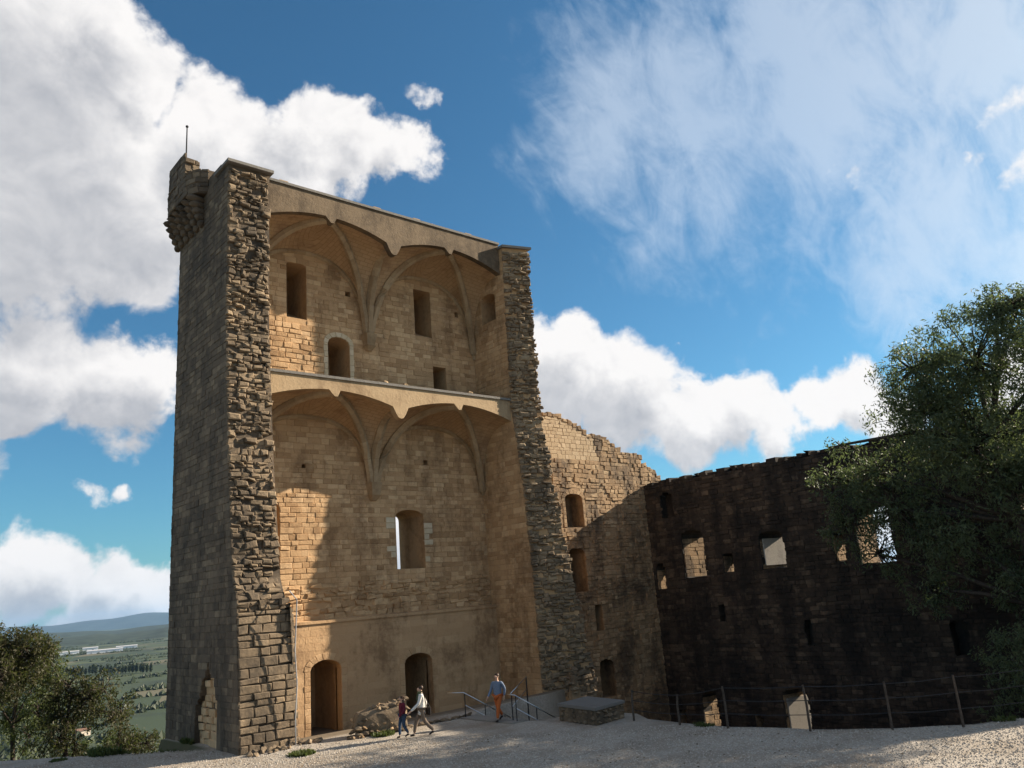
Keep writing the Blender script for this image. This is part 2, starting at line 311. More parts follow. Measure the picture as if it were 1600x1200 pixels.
class Masonry:
    """collects single stones of one thing; the largest in view become objects, the rest one 'stuff' part"""
    def __init__(s, mats): s.mats = mats; s.V = []; s.m = []; s.t = []; s.par = []; s.flip = []
    def stone(s, corners, to3, proud, bev, mi, tint, rng, jit, par, flip, inset=None):
        # corners: (u,z) x4 ; rings: embedded back, shoulder, bevelled front
        c = np.array(corners, float); mid = c.mean(0)
        c = c + rng.normal(0, jit, c.shape)
        size = c.max(0) - c.min(0); k = np.clip(1 - 2 * bev / np.maximum(size, 0.02), 0.3, 1)
        fr = mid + (c - mid) * k + rng.normal(0, jit * 0.6, c.shape)
        pr = proud + rng.normal(0, jit * 0.7, 4)
        V = [to3(u, z, 0.06) for u, z in c] + [to3(u, z, -(proud - bev * 0.8)) for u, z in c] + [to3(u, z, -p) for (u, z), p in zip(fr, pr)]
        s.V.append(np.array([tuple(v) for v in V], np.float32)); s.m.append(mi); s.t.append(tint); s.par.append(par); s.flip.append(flip)
    def courses(s, to3, z0, z1, bounds, ops, rng, mi, par, ch=(0.2, 0.3), ln=(0.3, 0.6), proud=(0.01, 0.035), bev=0.018, jit=0.006, joint=0.014, skip=0.0, flip=False, ceil=None, tint=(0.1, 1.0), zone=None, rub=0.0):
        z = z0
        while z < z1 - 0.05:
            h = min(rng.uniform(*ch), z1 - z)
            if z1 - z - h < 0.08: h = z1 - z
            za, zb = z, z + h; z += h
            b0, b1 = bounds((za + zb) / 2)
            segs = [(b0, b1)]
            for o in ops:
                sp = o.span(za, zb)
                if sp is None: continue
                ns = []
                for a, b in segs:
                    if sp[1] <= a or sp[0] >= b: ns.append((a, b)); continue
                    if sp[0] - a > 0.05: ns.append((a, sp[0]))
                    if b - sp[1] > 0.05: ns.append((sp[1], b))
                segs = ns
            for a, b in segs:
                u = a
                while u < b - 0.03:
                    L = rng.uniform(*ln) * (0.8 + 0.4 * h / ch[1])
                    if b - u - L < ln[0] * 0.5: L = b - u
                    ua, ub = u, min(u + L, b); u = ub
                    if rng.random() < skip: continue
                    if ceil is not None and za > ceil((ua + ub) / 2): continue
                    j = joint / 2; p = rng.uniform(*proud); jt, bv = jit, bev; mm = mi
                    if zone is not None:
                        zz = zone((ua + ub) / 2, (za + zb) / 2)
                        if zz: p, jt, bv = rng.uniform(*zz[0]), zz[1], zz[2]; mm = zz[3] if zz[3] is not None else mi
                    q0 = rng.uniform(-rub, rub) if rub else 0; q1 = rng.uniform(-rub, rub) if rub else 0
                    s.stone([(ua + j, za + j + q0), (ub - j, za + j + q1), (ub - j, zb - j + q1), (ua + j, zb - j + q0)], to3, p, bv, mm,
                            rng.uniform(*tint) * 0.7 + 0.3 * rng.random(), rng, jt, par, flip)
    def arch(s, op, to3, rng, mi, par, width=0.24, proud=0.03, flip=False, jambs=True, tint=(0.4, 1.0), n=None):
        c, hw = (op.u0 + op.u1) / 2, (op.u1 - op.u0) / 2; r = max(op.rise, 0.02); zs = op.z1 - op.rise
        n = n or max(5, int((math.pi * hw) / 0.26))
        for k in range(n):
            a0, a1 = math.pi * k / n + 0.012, math.pi * (k + 1) / n - 0.012
            E = lambda a, e: (c + (hw + e) * math.cos(a), zs + (r + e) * math.sin(a))
            s.stone([E(a0, 0.0), E(a0, width), E(a1, width), E(a1, 0.0)], to3, proud + rng.uniform(0, 0.012), 0.014, mi, rng.uniform(*tint), rng, 0.004, par, flip)
        if jambs:
            for sx in (-1, 1):
                z = op.z0
                while z < zs - 0.05:
                    h = min(rng.uniform(0.22, 0.34), zs - z); wd = width * rng.choice([0.9, 1.0])
                    a = c + sx * hw; b = a + sx * wd; lo, hi = min(a, b), max(a, b)
                    s.stone([(lo + .006, z + .006), (hi - .006, z + .006), (hi - .006, z + h - .006), (lo + .006, z + h - .006)], to3, proud + rng.uniform(0, 0.012), 0.014, mi, rng.uniform(*tint), rng, 0.004, par, flip)
                    z += h
    FQ = np.array([[0, 1, 5, 4], [1, 2, 6, 5], [2, 3, 7, 6], [3, 0, 4, 7], [4, 5, 9, 8], [5, 6, 10, 9], [6, 7, 11, 10], [7, 4, 8, 11], [8, 9, 10, 11]], np.int32)
    def build(s, root, limit=300, name='masonry'):
        V = np.array(s.V); n = len(V)
        ctr = V[:, 8:12].mean(1); e1 = V[:, 9] - V[:, 8]; e2 = V[:, 11] - V[:, 8]
        nr = np.cross(e1, e2); d = ctr - np.array(CAM); dist = np.linalg.norm(d, axis=1)
        ca = np.abs((nr * d).sum(1)) / dist ** 3
        f = -d @ np.array(bk); px = 1250 * (d @ np.array(rt)) / f; py = 1250 * (d @ np.array(up)) / f
        seen = (f > 0) & (np.abs(px) < 800) & (np.abs(py) < 600)
        ca = np.where(seen, ca, 0); order = np.argsort(-ca); single = set(order[:limit].tolist())
        for i in sorted(single):
            F = s.FQ[:, ::-1] if s.flip[i] else s.FQ
            me = mesh_np('stone', V[i], F, np.full(12, s.t[i]))
            me.materials.append(s.mats[s.m[i]]); o = bpy.data.objects.new('stone', me); COL.objects.link(o)
            o.parent = s.par[i]
        rest = [i for i in range(n) if i not in single]
        if rest:
            VV = V[rest].reshape(-1, 3); off = (np.arange(len(rest)) * 12)[:, None, None]
            FF = np.stack([s.FQ[:, ::-1] if s.flip[i] else s.FQ for i in rest]) + off
            me = mesh_np(name, VV, FF.reshape(-1, 4), np.repeat(np.array([s.t[i] for i in rest]), 12), np.repeat(np.array([s.m[i] for i in rest]), 9))
            for m_ in s.mats: me.materials.append(m_)
            o = bpy.data.objects.new(name, me); COL.objects.link(o); o.parent = root; o['kind'] = 'stuff'
            o.matrix_parent_inverse = Matrix.Translation(root.location).inverted()
        return n

rng = np.random.default_rng(7); random.seed(7)

# ------------------------------------------------------------------ ground height
def sstep(a, b, x):
    t = np.clip((x - a) / (b - a), 0, 1); return t * t * (3 - 2 * t)
EDGE_Y = [-40, 5, 9.5, 10.5, 12, 14, 16.5, 18.3, 20, 21.3, 23.2, 23.9, 27.6, 28.6, 29.4, 40]
EDGE_X = [31, 29, 27.2, 25.6, 24.2, 23.4, 22.7, 22.6, 22.8, 23.7, 23.4, 20.95, 20.95, 22.5, 28, 29]
def edge_x(y): return np.interp(y, EDGE_Y, EDGE_X)
def vnoise(x, y, s, seed=0):
    x = x / s + seed * 13.7; y = y / s + seed * 7.3
    xi, yi = np.floor(x), np.floor(y); fx, fy = x - xi, y - yi; fx = fx * fx * (3 - 2 * fx); fy = fy * fy * (3 - 2 * fy)
    h = lambda a, b: np.modf(np.abs(np.sin(a * 127.1 + b * 311.7 + seed) * 43758.5453))[0]
    return (h(xi, yi) * (1 - fx) + h(xi + 1, yi) * fx) * (1 - fy) + (h(xi, yi + 1) * (1 - fx) + h(xi + 1, yi + 1) * fx) * fy
def height(x, y):
    x = np.asarray(x, float); y = np.asarray(y, float)
    d = np.hypot(x, y)
    z = 3.0 * (1 - sstep(3, 21, d)) + 0.05 * (vnoise(x, y, 2.6, 1) - 0.5) + 0.03 * (vnoise(x, y, 0.9, 2) - 0.5)
    z = z - 0.62 * sstep(29.5, 33.5, y) * sstep(13, 14, x)                         # floor inside the keep
    # slope beyond the terrace to the north-west
    nx, ny = 0.778, 0.628                                                            # terrace rim: (6.25,38) - (10.46,32.8)
    q = (x - 6.25) * nx + (y - 38.0) * ny
    q = np.maximum(q, 0)
    west = np.maximum(-x - 30, 0); south = np.maximum(-y - 40, 0); east = np.maximum(x - 60, 0)
    q2 = np.sqrt(np.where((x > 11.6) & (y < 36.6), 0, q) ** 2 + west ** 2 + south ** 2 + east ** 2)
    fall = 0.42 * np.minimum(q2, 25) + 0.22 * np.clip(q2 - 25, 0, 240) + 0.07 * np.clip(q2 - 265, 0, 400)
    z = z - fall + np.clip(q2 / 30, 0, 1) * 1.6 * (vnoise(x, y, 9, 3) - 0.5) + np.clip(q2 / 400, 0, 1) * 9 * (vnoise(x, y, 380, 4) - 0.5)
    # lower courtyard beyond the railing
    inner = (x > edge_x(y)) & (y < 36.5) & (x < 60)
    z = np.where(inner, -4.6 + 0.15 * (vnoise(x, y, 2, 6) - 0.5), z)
    return z
def gz(x, y): return float(height(x, y))

def build_ground():
    def axis(lo, hi, step, far):
        a = list(np.arange(lo, hi + 1e-6, step)); s = step
        while a[-1] < far: s *= 1.16; a.append(a[-1] + s)
        s = step
        while a[0] > -far: s *= 1.16; a.insert(0, a[0] - s)
        return np.array(a)
    xs = axis(-6, 32, 0.32, 42000); ys = axis(4, 44, 0.32, 42000)
    i23 = int(np.argmin(np.abs(xs - 23.5)))
    X, Y = np.meshgrid(xs, ys)
    # columns follow the curved terrace rim, so the drop is a clean line
    sh = (edge_x(Y) - xs[i23] - 0.005)
    wgt = np.clip(1 - np.abs(X - xs[i23]) / 12, 0, 1); wgt = wgt * wgt * (3 - 2 * wgt)
    X2 = X + sh * np.where(np.abs(X - xs[i23]) < 0.4, 1, wgt)
    Z = height(X2, Y)
    n, m = len(ys), len(xs); idx = np.arange(n * m).reshape(n, m)
    F = np.stack([idx[:-1, :-1], idx[:-1, 1:], idx[1:, 1:], idx[1:, :-1]], -1).reshape(-1, 4)
    V = np.stack([X2, Y, Z], -1).reshape(-1, 3)
    me = mesh_np('ground', V, F, smooth=True)
    q = (V[:, 0] - 6.25) * 0.778 + (V[:, 1] - 38.0) * 0.628
    gr = (1 - sstep(-0.3, 0.5, np.where((V[:, 0] > 11.9) & (V[:, 1] < 36.6), -5, q + 0.5 * (vnoise(V[:, 0], V[:, 1], 1.1, 8) - 0.5)))) * (V[:, 0] < edge_x(V[:, 1]) + 0.1) * (V[:, 0] > -28) * (V[:, 1] > -38)
    gr = gr * (1 - sstep(28.6, 29.4, V[:, 1] + 0.6 * (vnoise(V[:, 0], V[:, 1], 0.8, 9) - 0.5)) * (V[:, 0] > 14) * (V[:, 0] < 40)) * (V[:, 2] > -1.5)
    me.attributes['tint'].data.foreach_set('value', gr.astype(np.float32))
    m_, t, b = new_mat('ground_surface'); P = pos(t)
    g = t.new('ShaderNodeAttribute', attribute_name='tint').outputs['Fac']
    n1 = t.noise(P, 0.5, 5, 0.6); n2 = t.noise(P, 28, 4, 0.7); vo = t.new('ShaderNodeTexVoronoi'); t.put(vo.inputs['Vector'], P); vo.inputs['Scale'].default_value = 22
    vc = t.new('ShaderNodeSeparateColor'); t.put(vc.inputs[0], vo.outputs['Color'])
    gc = t.mix(vc.outputs[0], (0.31, 0.27, 0.222), (0.475, 0.43, 0.37)); gc = t.mix(t.ramp(n1, 0.42, 0.66, 0, 0.6), gc, (0.25, 0.20, 0.148)); gc = t.mix(t.ramp(t.noise(P, 0.13, 5, 0.6, 0.5), 0.5, 0.64, 0, 0.5), gc, (0.22, 0.178, 0.135))
    # slopes and plain: scrub, woods, fields
    f1 = t.new('ShaderNodeTexVoronoi'); t.put(f1.inputs['Vector'], P); f1.inputs['Scale'].default_value = 0.0045
    fs = t.new('ShaderNodeSeparateColor'); t.put(fs.inputs[0], f1.outputs['Color'])
    fc = t.mix(fs.outputs[0], (0.022, 0.040, 0.020), (0.07, 0.085, 0.036)); fc = t.mix(t.ramp(fs.outputs[1], 0.78, 0.97), fc, (0.11, 0.10, 0.06))
    wd = t.noise(P, 0.0022, 7, 0.6); fc = t.mix(t.ramp(wd, 0.48, 0.56), fc, (0.022, 0.034, 0.02))
    sc_ = t.mix(t.noise(P, 1.4, 7, 0.7), (0.03, 0.04, 0.015), (0.11, 0.10, 0.05))
    sep = t.new('ShaderNodeSeparateXYZ'); t.put(sep.inputs[0], P)
    fc = t.mix(t.ramp(t.vmath('LENGTH', P), 150, 500), sc_, fc)
    earth = t.mix(t.noise(P, 3.0, 7, 0.65), (0.085, 0.066, 0.045), (0.20, 0.16, 0.115))
    fc = t.mix(t.math('MULTIPLY', t.ramp(sep.outputs[0], 11.7, 11.95), t.ramp(sep.outputs[1], 36.8, 36.2)), fc, earth)
    t.put(b.inputs['Base Color'], t.mix(g, fc, gc))
    h = t.math('MULTIPLY', t.math('ADD', t.math('MULTIPLY', vo.outputs['Distance'], -1.2), n2), g)
    bump(t, b, h, 0.9, 0.03)
    o = obj('ground', me, m_); o['kind'] = 'structure'
    return o
build_ground()

# gravel: loose limestone chippings over the part of the terrace in view
def build_gravel():
    N = 30000; r = np.random.default_rng(3)
    a = np.radians(r.uniform(16, 83, N * 2)); d = r.uniform(20.5, 36, N * 2) ; x = d * np.cos(a); y = d * np.sin(a)
    ok = (x < edge_x(y) - 0.1) & ~((x > 11.6) & (y > 28.3)) & (((x - 6.25) * 0.778 + (y - 38) * 0.628) < 0.1)
    x, y = x[ok][:N], y[ok][:N]; n = len(x); z = height(x, y)
    O = np.array([[1, 0, 0], [0, 1, 0], [-1, 0, 0], [0, -1, 0], [0, 0, 0.8], [0, 0, -0.5]], float)
    F = np.array([[0, 1, 4], [1, 2, 4], [2, 3, 4], [3, 0, 4], [1, 0, 5], [2, 1, 5], [3, 2, 5], [0, 3, 5]])
    s = r.uniform(0.014, 0.034, (n, 1, 1)) * r.uniform(0.7, 1.2, (n, 6, 1)); th = r.uniform(0, 6.28, n)
    B = np.repeat(O[None], n, 0) * s; c, q = np.cos(th)[:, None], np.sin(th)[:, None]
    V = np.stack([B[..., 0] * c - B[..., 1] * q, B[..., 0] * q + B[..., 1] * c, B[..., 2]], -1) + np.stack([x, y, z + 0.006], -1)[:, None]
    FF = (F[None] + (np.arange(n) * 6)[:, None, None]).reshape(-1, 3)
    me = mesh_np('gravel', V.reshape(-1, 3), FF, np.repeat(r.random(n), 6))
    m, t, b = new_mat('limestone_chip'); at = t.new('ShaderNodeAttribute', attribute_name='tint').outputs['Fac']
    t.put(b.inputs['Base Color'], t.mix(at, (0.31, 0.27, 0.222), (0.52, 0.47, 0.405)))
    o = obj('gravel', me, m); tag(o, 'pale limestone gravel covering the terrace in front of the ruin', 'gravel', kind='stuff')
build_gravel()

# ------------------------------------------------------------------ the keep
keep = empty('ruined_keep', (20.5, 33, -0.6))
tag(keep, 'tall ruined stone keep broken open to show two storeys of rib vaults', 'tower')
XL, XI, XR, XO = 11.83, 13.68, 27.65, 29.15
YB, YO, TOP = 34.3, 36.5, 23.45
YF = 31.75                                     # where the vaults are cut off
def yfront(z): return float(np.interp(z, [-1.5, 0, 5.2, 5.9, 10.9, 16.3, 24], [28.75, 28.83, 29.2, 29.6, 30.2, 30.6, 30.55]))
def yright(z): return float(np.interp(z, [-5, 0.5, 4.4, 9.9, 14.2, 24], [30.4, 30.7, 30.7, 30.9, 31.35, 31.1]))
def xright(z): return float(np.interp(z, [-5, 1, 6, 10, 24], [30.9, 30.2, 29.6, 29.25, 29.1]))
K = Masonry([TAN, PLI, PALE, OUT, END, END2])
to_back = lambda u, z, d: (u, YB + d, z)
to_pl = lambda u, z, d: (u, 33.88 + d, z)
to_left = lambda u, z, d: (XL + d, u, z)
to_rin = lambda u, z, d: (XR + d, u, z)
to_end = lambda u, z, d: (u, yfront(z) + d, z)
to_rend = lambda u, z, d: (u, yright(z) - 0.36 * (u - XR) + d, z)

# back wall
slotL = Op(16.2, 17.25, 18.3, 21.3, 0.12, 2.1, z0f=19.4); slotR = Op(23.65, 24.75, 18.5, 21.35, 0.12, 2.1, z0f=19.6)
adoor = Op(18.37, 19.58, 14.6, 17.75, 0.38, 2.1, frame=0.24); sq = Op(24.7, 25.57, 14.6, 16.95, 0, 2.1)
win = Op(21.85, 23.6, 6.2, 9.12, 0.32, 2.5, (23.22, 23.5)); niche = Op(14.6, 15.8, 5.9, 9.5, 0.4, 0.7)
holes = [Op(19.42, 19.72, 20.05, 20.32, 0, 0.5), Op(26.42, 26.68, 20.1, 20.42, 0, 0.5), Op(23.78, 24.04, 11.45, 11.7, 0, 0.5), Op(16.9, 17.1, 11.0, 11.2, 0, 0.4)]
bops = [slotL, slotR, adoor, sq, win, niche] + holes
door1 = Op(17.0, 18.5, -1.2, 2.42, 0.42, 2.1, frame=0.3); door2 = Op(21.85, 23.42, -1.2, 2.2, 0.4, 2.1, frame=0.3)
bm = bmesh.new(); box(bm, (XL + 0.02, YB, -2.0), (XO - 0.02, YO, TOP - 0.02)); cut = bmesh.new()
for o in bops: o.cut(cut, to_back)
for o in (door1, door2): Op(o.u0, o.u1, o.z0, o.z1, o.rise, 2.1).cut(cut, to_back, -0.6)
back = obj('back_wall', boolean_cut(bm_mesh('back_wall', bm), cut), TAN, keep)
bm = bmesh.new(); prism(bm, [(33.88, -2.0), (YB + 0.1, -2.0), (YB + 0.1, 4.22), (33.88, 4.02)], 0, XI - 0.1, XR + 0.1); cut = bmesh.new()
for o in (door1, door2): o.cut(cut, to_pl)
plinth = obj('plinth', boolean_cut(bm_mesh('plinth', bm), cut), PLI, keep)
def ceilz(x, y, zs, zk):
    x0, x1 = (XI, 20.68) if x < 20.68 else (20.68, XR)
    u = min(1, abs(x - (x0 + x1) / 2) / ((x1 - x0) / 2)); v = min(1, abs(y - YF) / (YB - YF)); a, b = min(u, v), max(u, v)
    return zs + (zk - zs) * (1 - a ** 2.2) ** 0.55 * (1 - 0.15 * (b * b - a * a))
LOW, UPP = (9.9, 14.14), (17.6, 22.72)
rough = lambda x, z: (((0.0, 0.11), 0.035, 0.045, None) if z < 5.75 else (((0.015, 0.06), 0.014, 0.028, None) if (x < 18.2 and 14.4 < z < 18.2) else (((0.01, 0.045), 0.01, 0.022, None) if (x < 17.4 and z < 10) else None)))
K.courses(to_back, 4.12, 13.9, lambda z: (XI, XR), bops, rng, 0, back, ch=(0.19, 0.3), ln=(0.28, 0.62), proud=(0.006, 0.034), bev=0.016, jit=0.006, tint=(0.0, 1.0), ceil=lambda x: ceilz(x, YB, *LOW), zone=rough)
K.courses(to_back, 14.5, 22.4, lambda z: (XI, XR), bops, rng, 0, back, ch=(0.2, 0.3), ln=(0.28, 0.6), proud=(0.006, 0.034), bev=0.016, jit=0.006, tint=(0.0, 1.0), ceil=lambda x: ceilz(x, YB, *UPP), zone=rough)
K.courses(to_pl, -1.0, 4.0, lambda z: (XI, XR), [door1, door2], rng, 1, plinth, ch=(0.26, 0.36), ln=(0.45, 0.95), proud=(0.002, 0.008), bev=0.007, jit=0.002, joint=0.008, tint=(0.3, 0.8))
K.arch(adoor, to_back, rng, 2, back, 0.25, 0.03)
for o in (door1, door2): K.arch(o, to_pl, rng, 1, plinth, 0.3, 0.012, tint=(0.2, 0.9))
# pale repaired quoins beside the lower window
for sx, ue in ((-1, 21.85), (1, 23.6)):
    z = 6.5
    while z < 8.7:
        wd = rng.choice([0.28, 0.5]); lo, hi = (ue - wd, ue) if sx < 0 else (ue, ue + wd)
        if rng.random() < 0.62: K.stone([(lo, z), (hi, z), (hi, z + 0.26), (lo, z + 0.26)], to_back, 0.045, 0.012, 2, rng.uniform(0.4, 1), rng, 0.004, back, False)
        z += 0.28
def ledge(bm):
    box(bm, (XI, 33.80, 3.98), (XR, 34.2, 4.1))
simple('plinth_ledge', ledge, PLI, keep, 0.6)

# left wall, its outer face, broken end and the robbed-out gash near its foot
bm = bmesh.new()
prism(bm, [(YB + 0.05, -2), (yfront(-1.5) + 0.1, -2), (yfront(0) + 0.1, 0), (yfront(5.2) + 0.1, 5.2)] + [(yfront(z) + 0.05, z) for z in (5.9, 8, 10.9, 13, 16.3, 20)] + [(yfront(23.5) + 0.05, TOP), (YO, TOP), (YO, -2)], 0, XL, XI)
gash = [(33.35, -1.6), (30.45, -1.6), (30.62, 1.5), (31.15, 1.75), (31.3, 2.5), (31.75, 2.6), (31.9, 3.1), (32.15, 2.5), (32.5, 2.3), (32.7, 1.75), (33.1, 1.4)]
cut = bmesh.new(); prism(cut, gash, 0, XL - 0.3, XL + 0.27)
left = obj('left_wall', boolean_cut(bm_mesh('left_wall', bm), cut), OUT, keep)
def in_gash(y, z):
    if z > 3.1 or z < -1.6: return False
    lo = np.interp(z, [-1.6, 1.5, 1.75, 2.5, 2.6, 3.1], [30.45, 30.62, 31.1, 31.35, 31.75, 31.9]); hi = np.interp(z, [-1.6, 1.4, 1.75, 2.3, 2.5, 3.1], [33.35, 33.1, 32.7, 32.5, 32.15, 31.9])
    return lo < y < hi
class GashOp(Op):
    def span(s, za, zb):
        z = (za + zb) / 2
        if z > 3.0: return None
        return (float(np.interp(z, [-1.6, 1.5, 1.75, 2.5, 2.6, 3.1], [30.45, 30.62, 31.1, 31.35, 31.75, 31.9])), float(np.interp(z, [-1.6, 1.4, 1.75, 2.3, 2.5, 3.1], [33.35, 33.1, 32.7, 32.5, 32.15, 31.9])))
gop = GashOp(30, 33, -1.6, 3.1)
K.courses(to_left, -1.3, 23.3, lambda z: (yfront(z) + 0.05, YO), [gop], rng, 3, left, ch=(0.2, 0.3), ln=(0.3, 0.62), proud=(0.004, 0.03), bev=0.016, jit=0.006, flip=True)
to_gash = lambda u, z, d: (XL + 0.26 + d, u, z)
K.courses(to_gash, -1.3, 2.9, lambda z: tuple(np.add(gop.span(z - .01, z + .01) or (31.85, 31.95), (0.03, -0.03))), [], rng, 0, left, ch=(0.2, 0.3), ln=(0.25, 0.5), proud=(0.03, 0.17), bev=0.03, jit=0.018, flip=True, skip=0.06, tint=(0.6, 1.0))
# lower, wider block of the broken end with coursed stone; rubble core above it
bm = bmesh.new(); loft(bm, [(XL + .01, 28.98, -2), (14.0, 28.98, -2), (14.0, 31.0, -2), (XL + .01, 31.0, -2)], [(XL + .01, 29.34, 5.2), (13.75, 29.34, 5.2), (13.75, 31.0, 5.2), (XL + .01, 31.0, 5.2)])
foot = obj('broken_end_base', bm_mesh('broken_end_base', bm), END, keep)
K.courses(to_end, -1.0, 4.7, lambda z: (XL, 14.02), [], rng, 4, foot, ch=(0.2, 0.36), ln=(0.28, 0.72), proud=(-0.04, 0.04), bev=0.03, jit=0.014, joint=0.03, tint=(0.35, 1.0), rub=0.015)
K.courses(to_end, 4.7, 5.5, lambda z: (XL, 13.95 - 0.5 * (z - 4.7)), [], rng, 4, foot, ch=(0.18, 0.3), ln=(0.3, 0.6), proud=(-0.12, 0.1), bev=0.05, jit=0.03, joint=0.03)
to_foot_in = lambda u, z, d: (14.0 - 0.035 * max(z, 0) - d, u, z)
K.courses(to_foot_in, -1.0, 4.8, lambda z: (29.0, 31.0), [], rng, 4, foot, ch=(0.2, 0.32), ln=(0.3, 0.6), proud=(0.0, 0.03), bev=0.03, jit=0.014)
K.courses(to_end, 5.5, 23.2, lambda z: (XL - 0.02, XI + 0.05 * math.sin(z * 3) - 0.05), [], rng, 4, left, ch=(0.10, 0.26), ln=(0.13, 0.46), proud=(-0.02, 0.14), bev=0.06, jit=0.024, joint=0.008, skip=0.1, tint=(0.0, 1.0), rub=0.045)
# right wall: inner face and broken end
hexo = Op(32.1, 33.35, 19.5, 21.15, 0.3, 1.0)
bm = bmesh.new()
bm = bmesh.new(); prev = None
for z in (-6, 0.5, 4.4, 9.9, 14.2, TOP):
    y0 = yright(z) + 0.05; x1 = xright(z) - 0.06
    ring = [bm.verts.new(p) for p in ((XR, y0, z), (x1, y0 - 0.36 * (x1 - XR), z), (x1, YB + 0.3, z), (XR, YB + 0.3, z))]
    if prev is None: bm.faces.new(ring[::-1])
    else:
        for k in range(4): bm.faces.new((prev[k], prev[(k + 1) % 4], ring[(k + 1) % 4], ring[k]))
    prev = ring
bm.faces.new(prev)
cut = bmesh.new(); hexo.cut(cut, to_rin)
right = obj('right_wall', boolean_cut(bm_mesh('right_wall', bm), cut), TAN, keep)
K.courses(to_rin, -1.2, 23.0, lambda z: (yright(z) + 0.12, YB), [hexo], rng, 0, right, ch=(0.2, 0.3), ln=(0.3, 0.6), proud=(0.004, 0.03), bev=0.016, jit=0.007, flip=True)
K.courses(to_rend, -4.6, 23.2, lambda z: (XR - 0.03, xright(z) + 0.08 * math.sin(z * 2.3)), [], rng, 5, right, ch=(0.10, 0.25), ln=(0.13, 0.44), proud=(-0.02, 0.17), bev=0.06, jit=0.024, joint=0.008, skip=0.1, tint=(0.0, 1.0), rub=0.045)
# coping slabs of the two broken ends
def copeL(bm): box(bm, (XL - 0.12, 30.35, TOP), (XI + 0.1, 32.0, TOP + 0.13))
def copeR(bm): prism(bm, [(XR - 0.1, 31.0), (XO + 0.1, 30.45), (XO + 0.1, 34.2), (XR - 0.1, 34.2)], 2, TOP - 0.02, TOP + 0.12)
simple('coping', copeL, SLAB, keep, 0.3); simple('coping', copeR, SLAB, keep, 0.3)

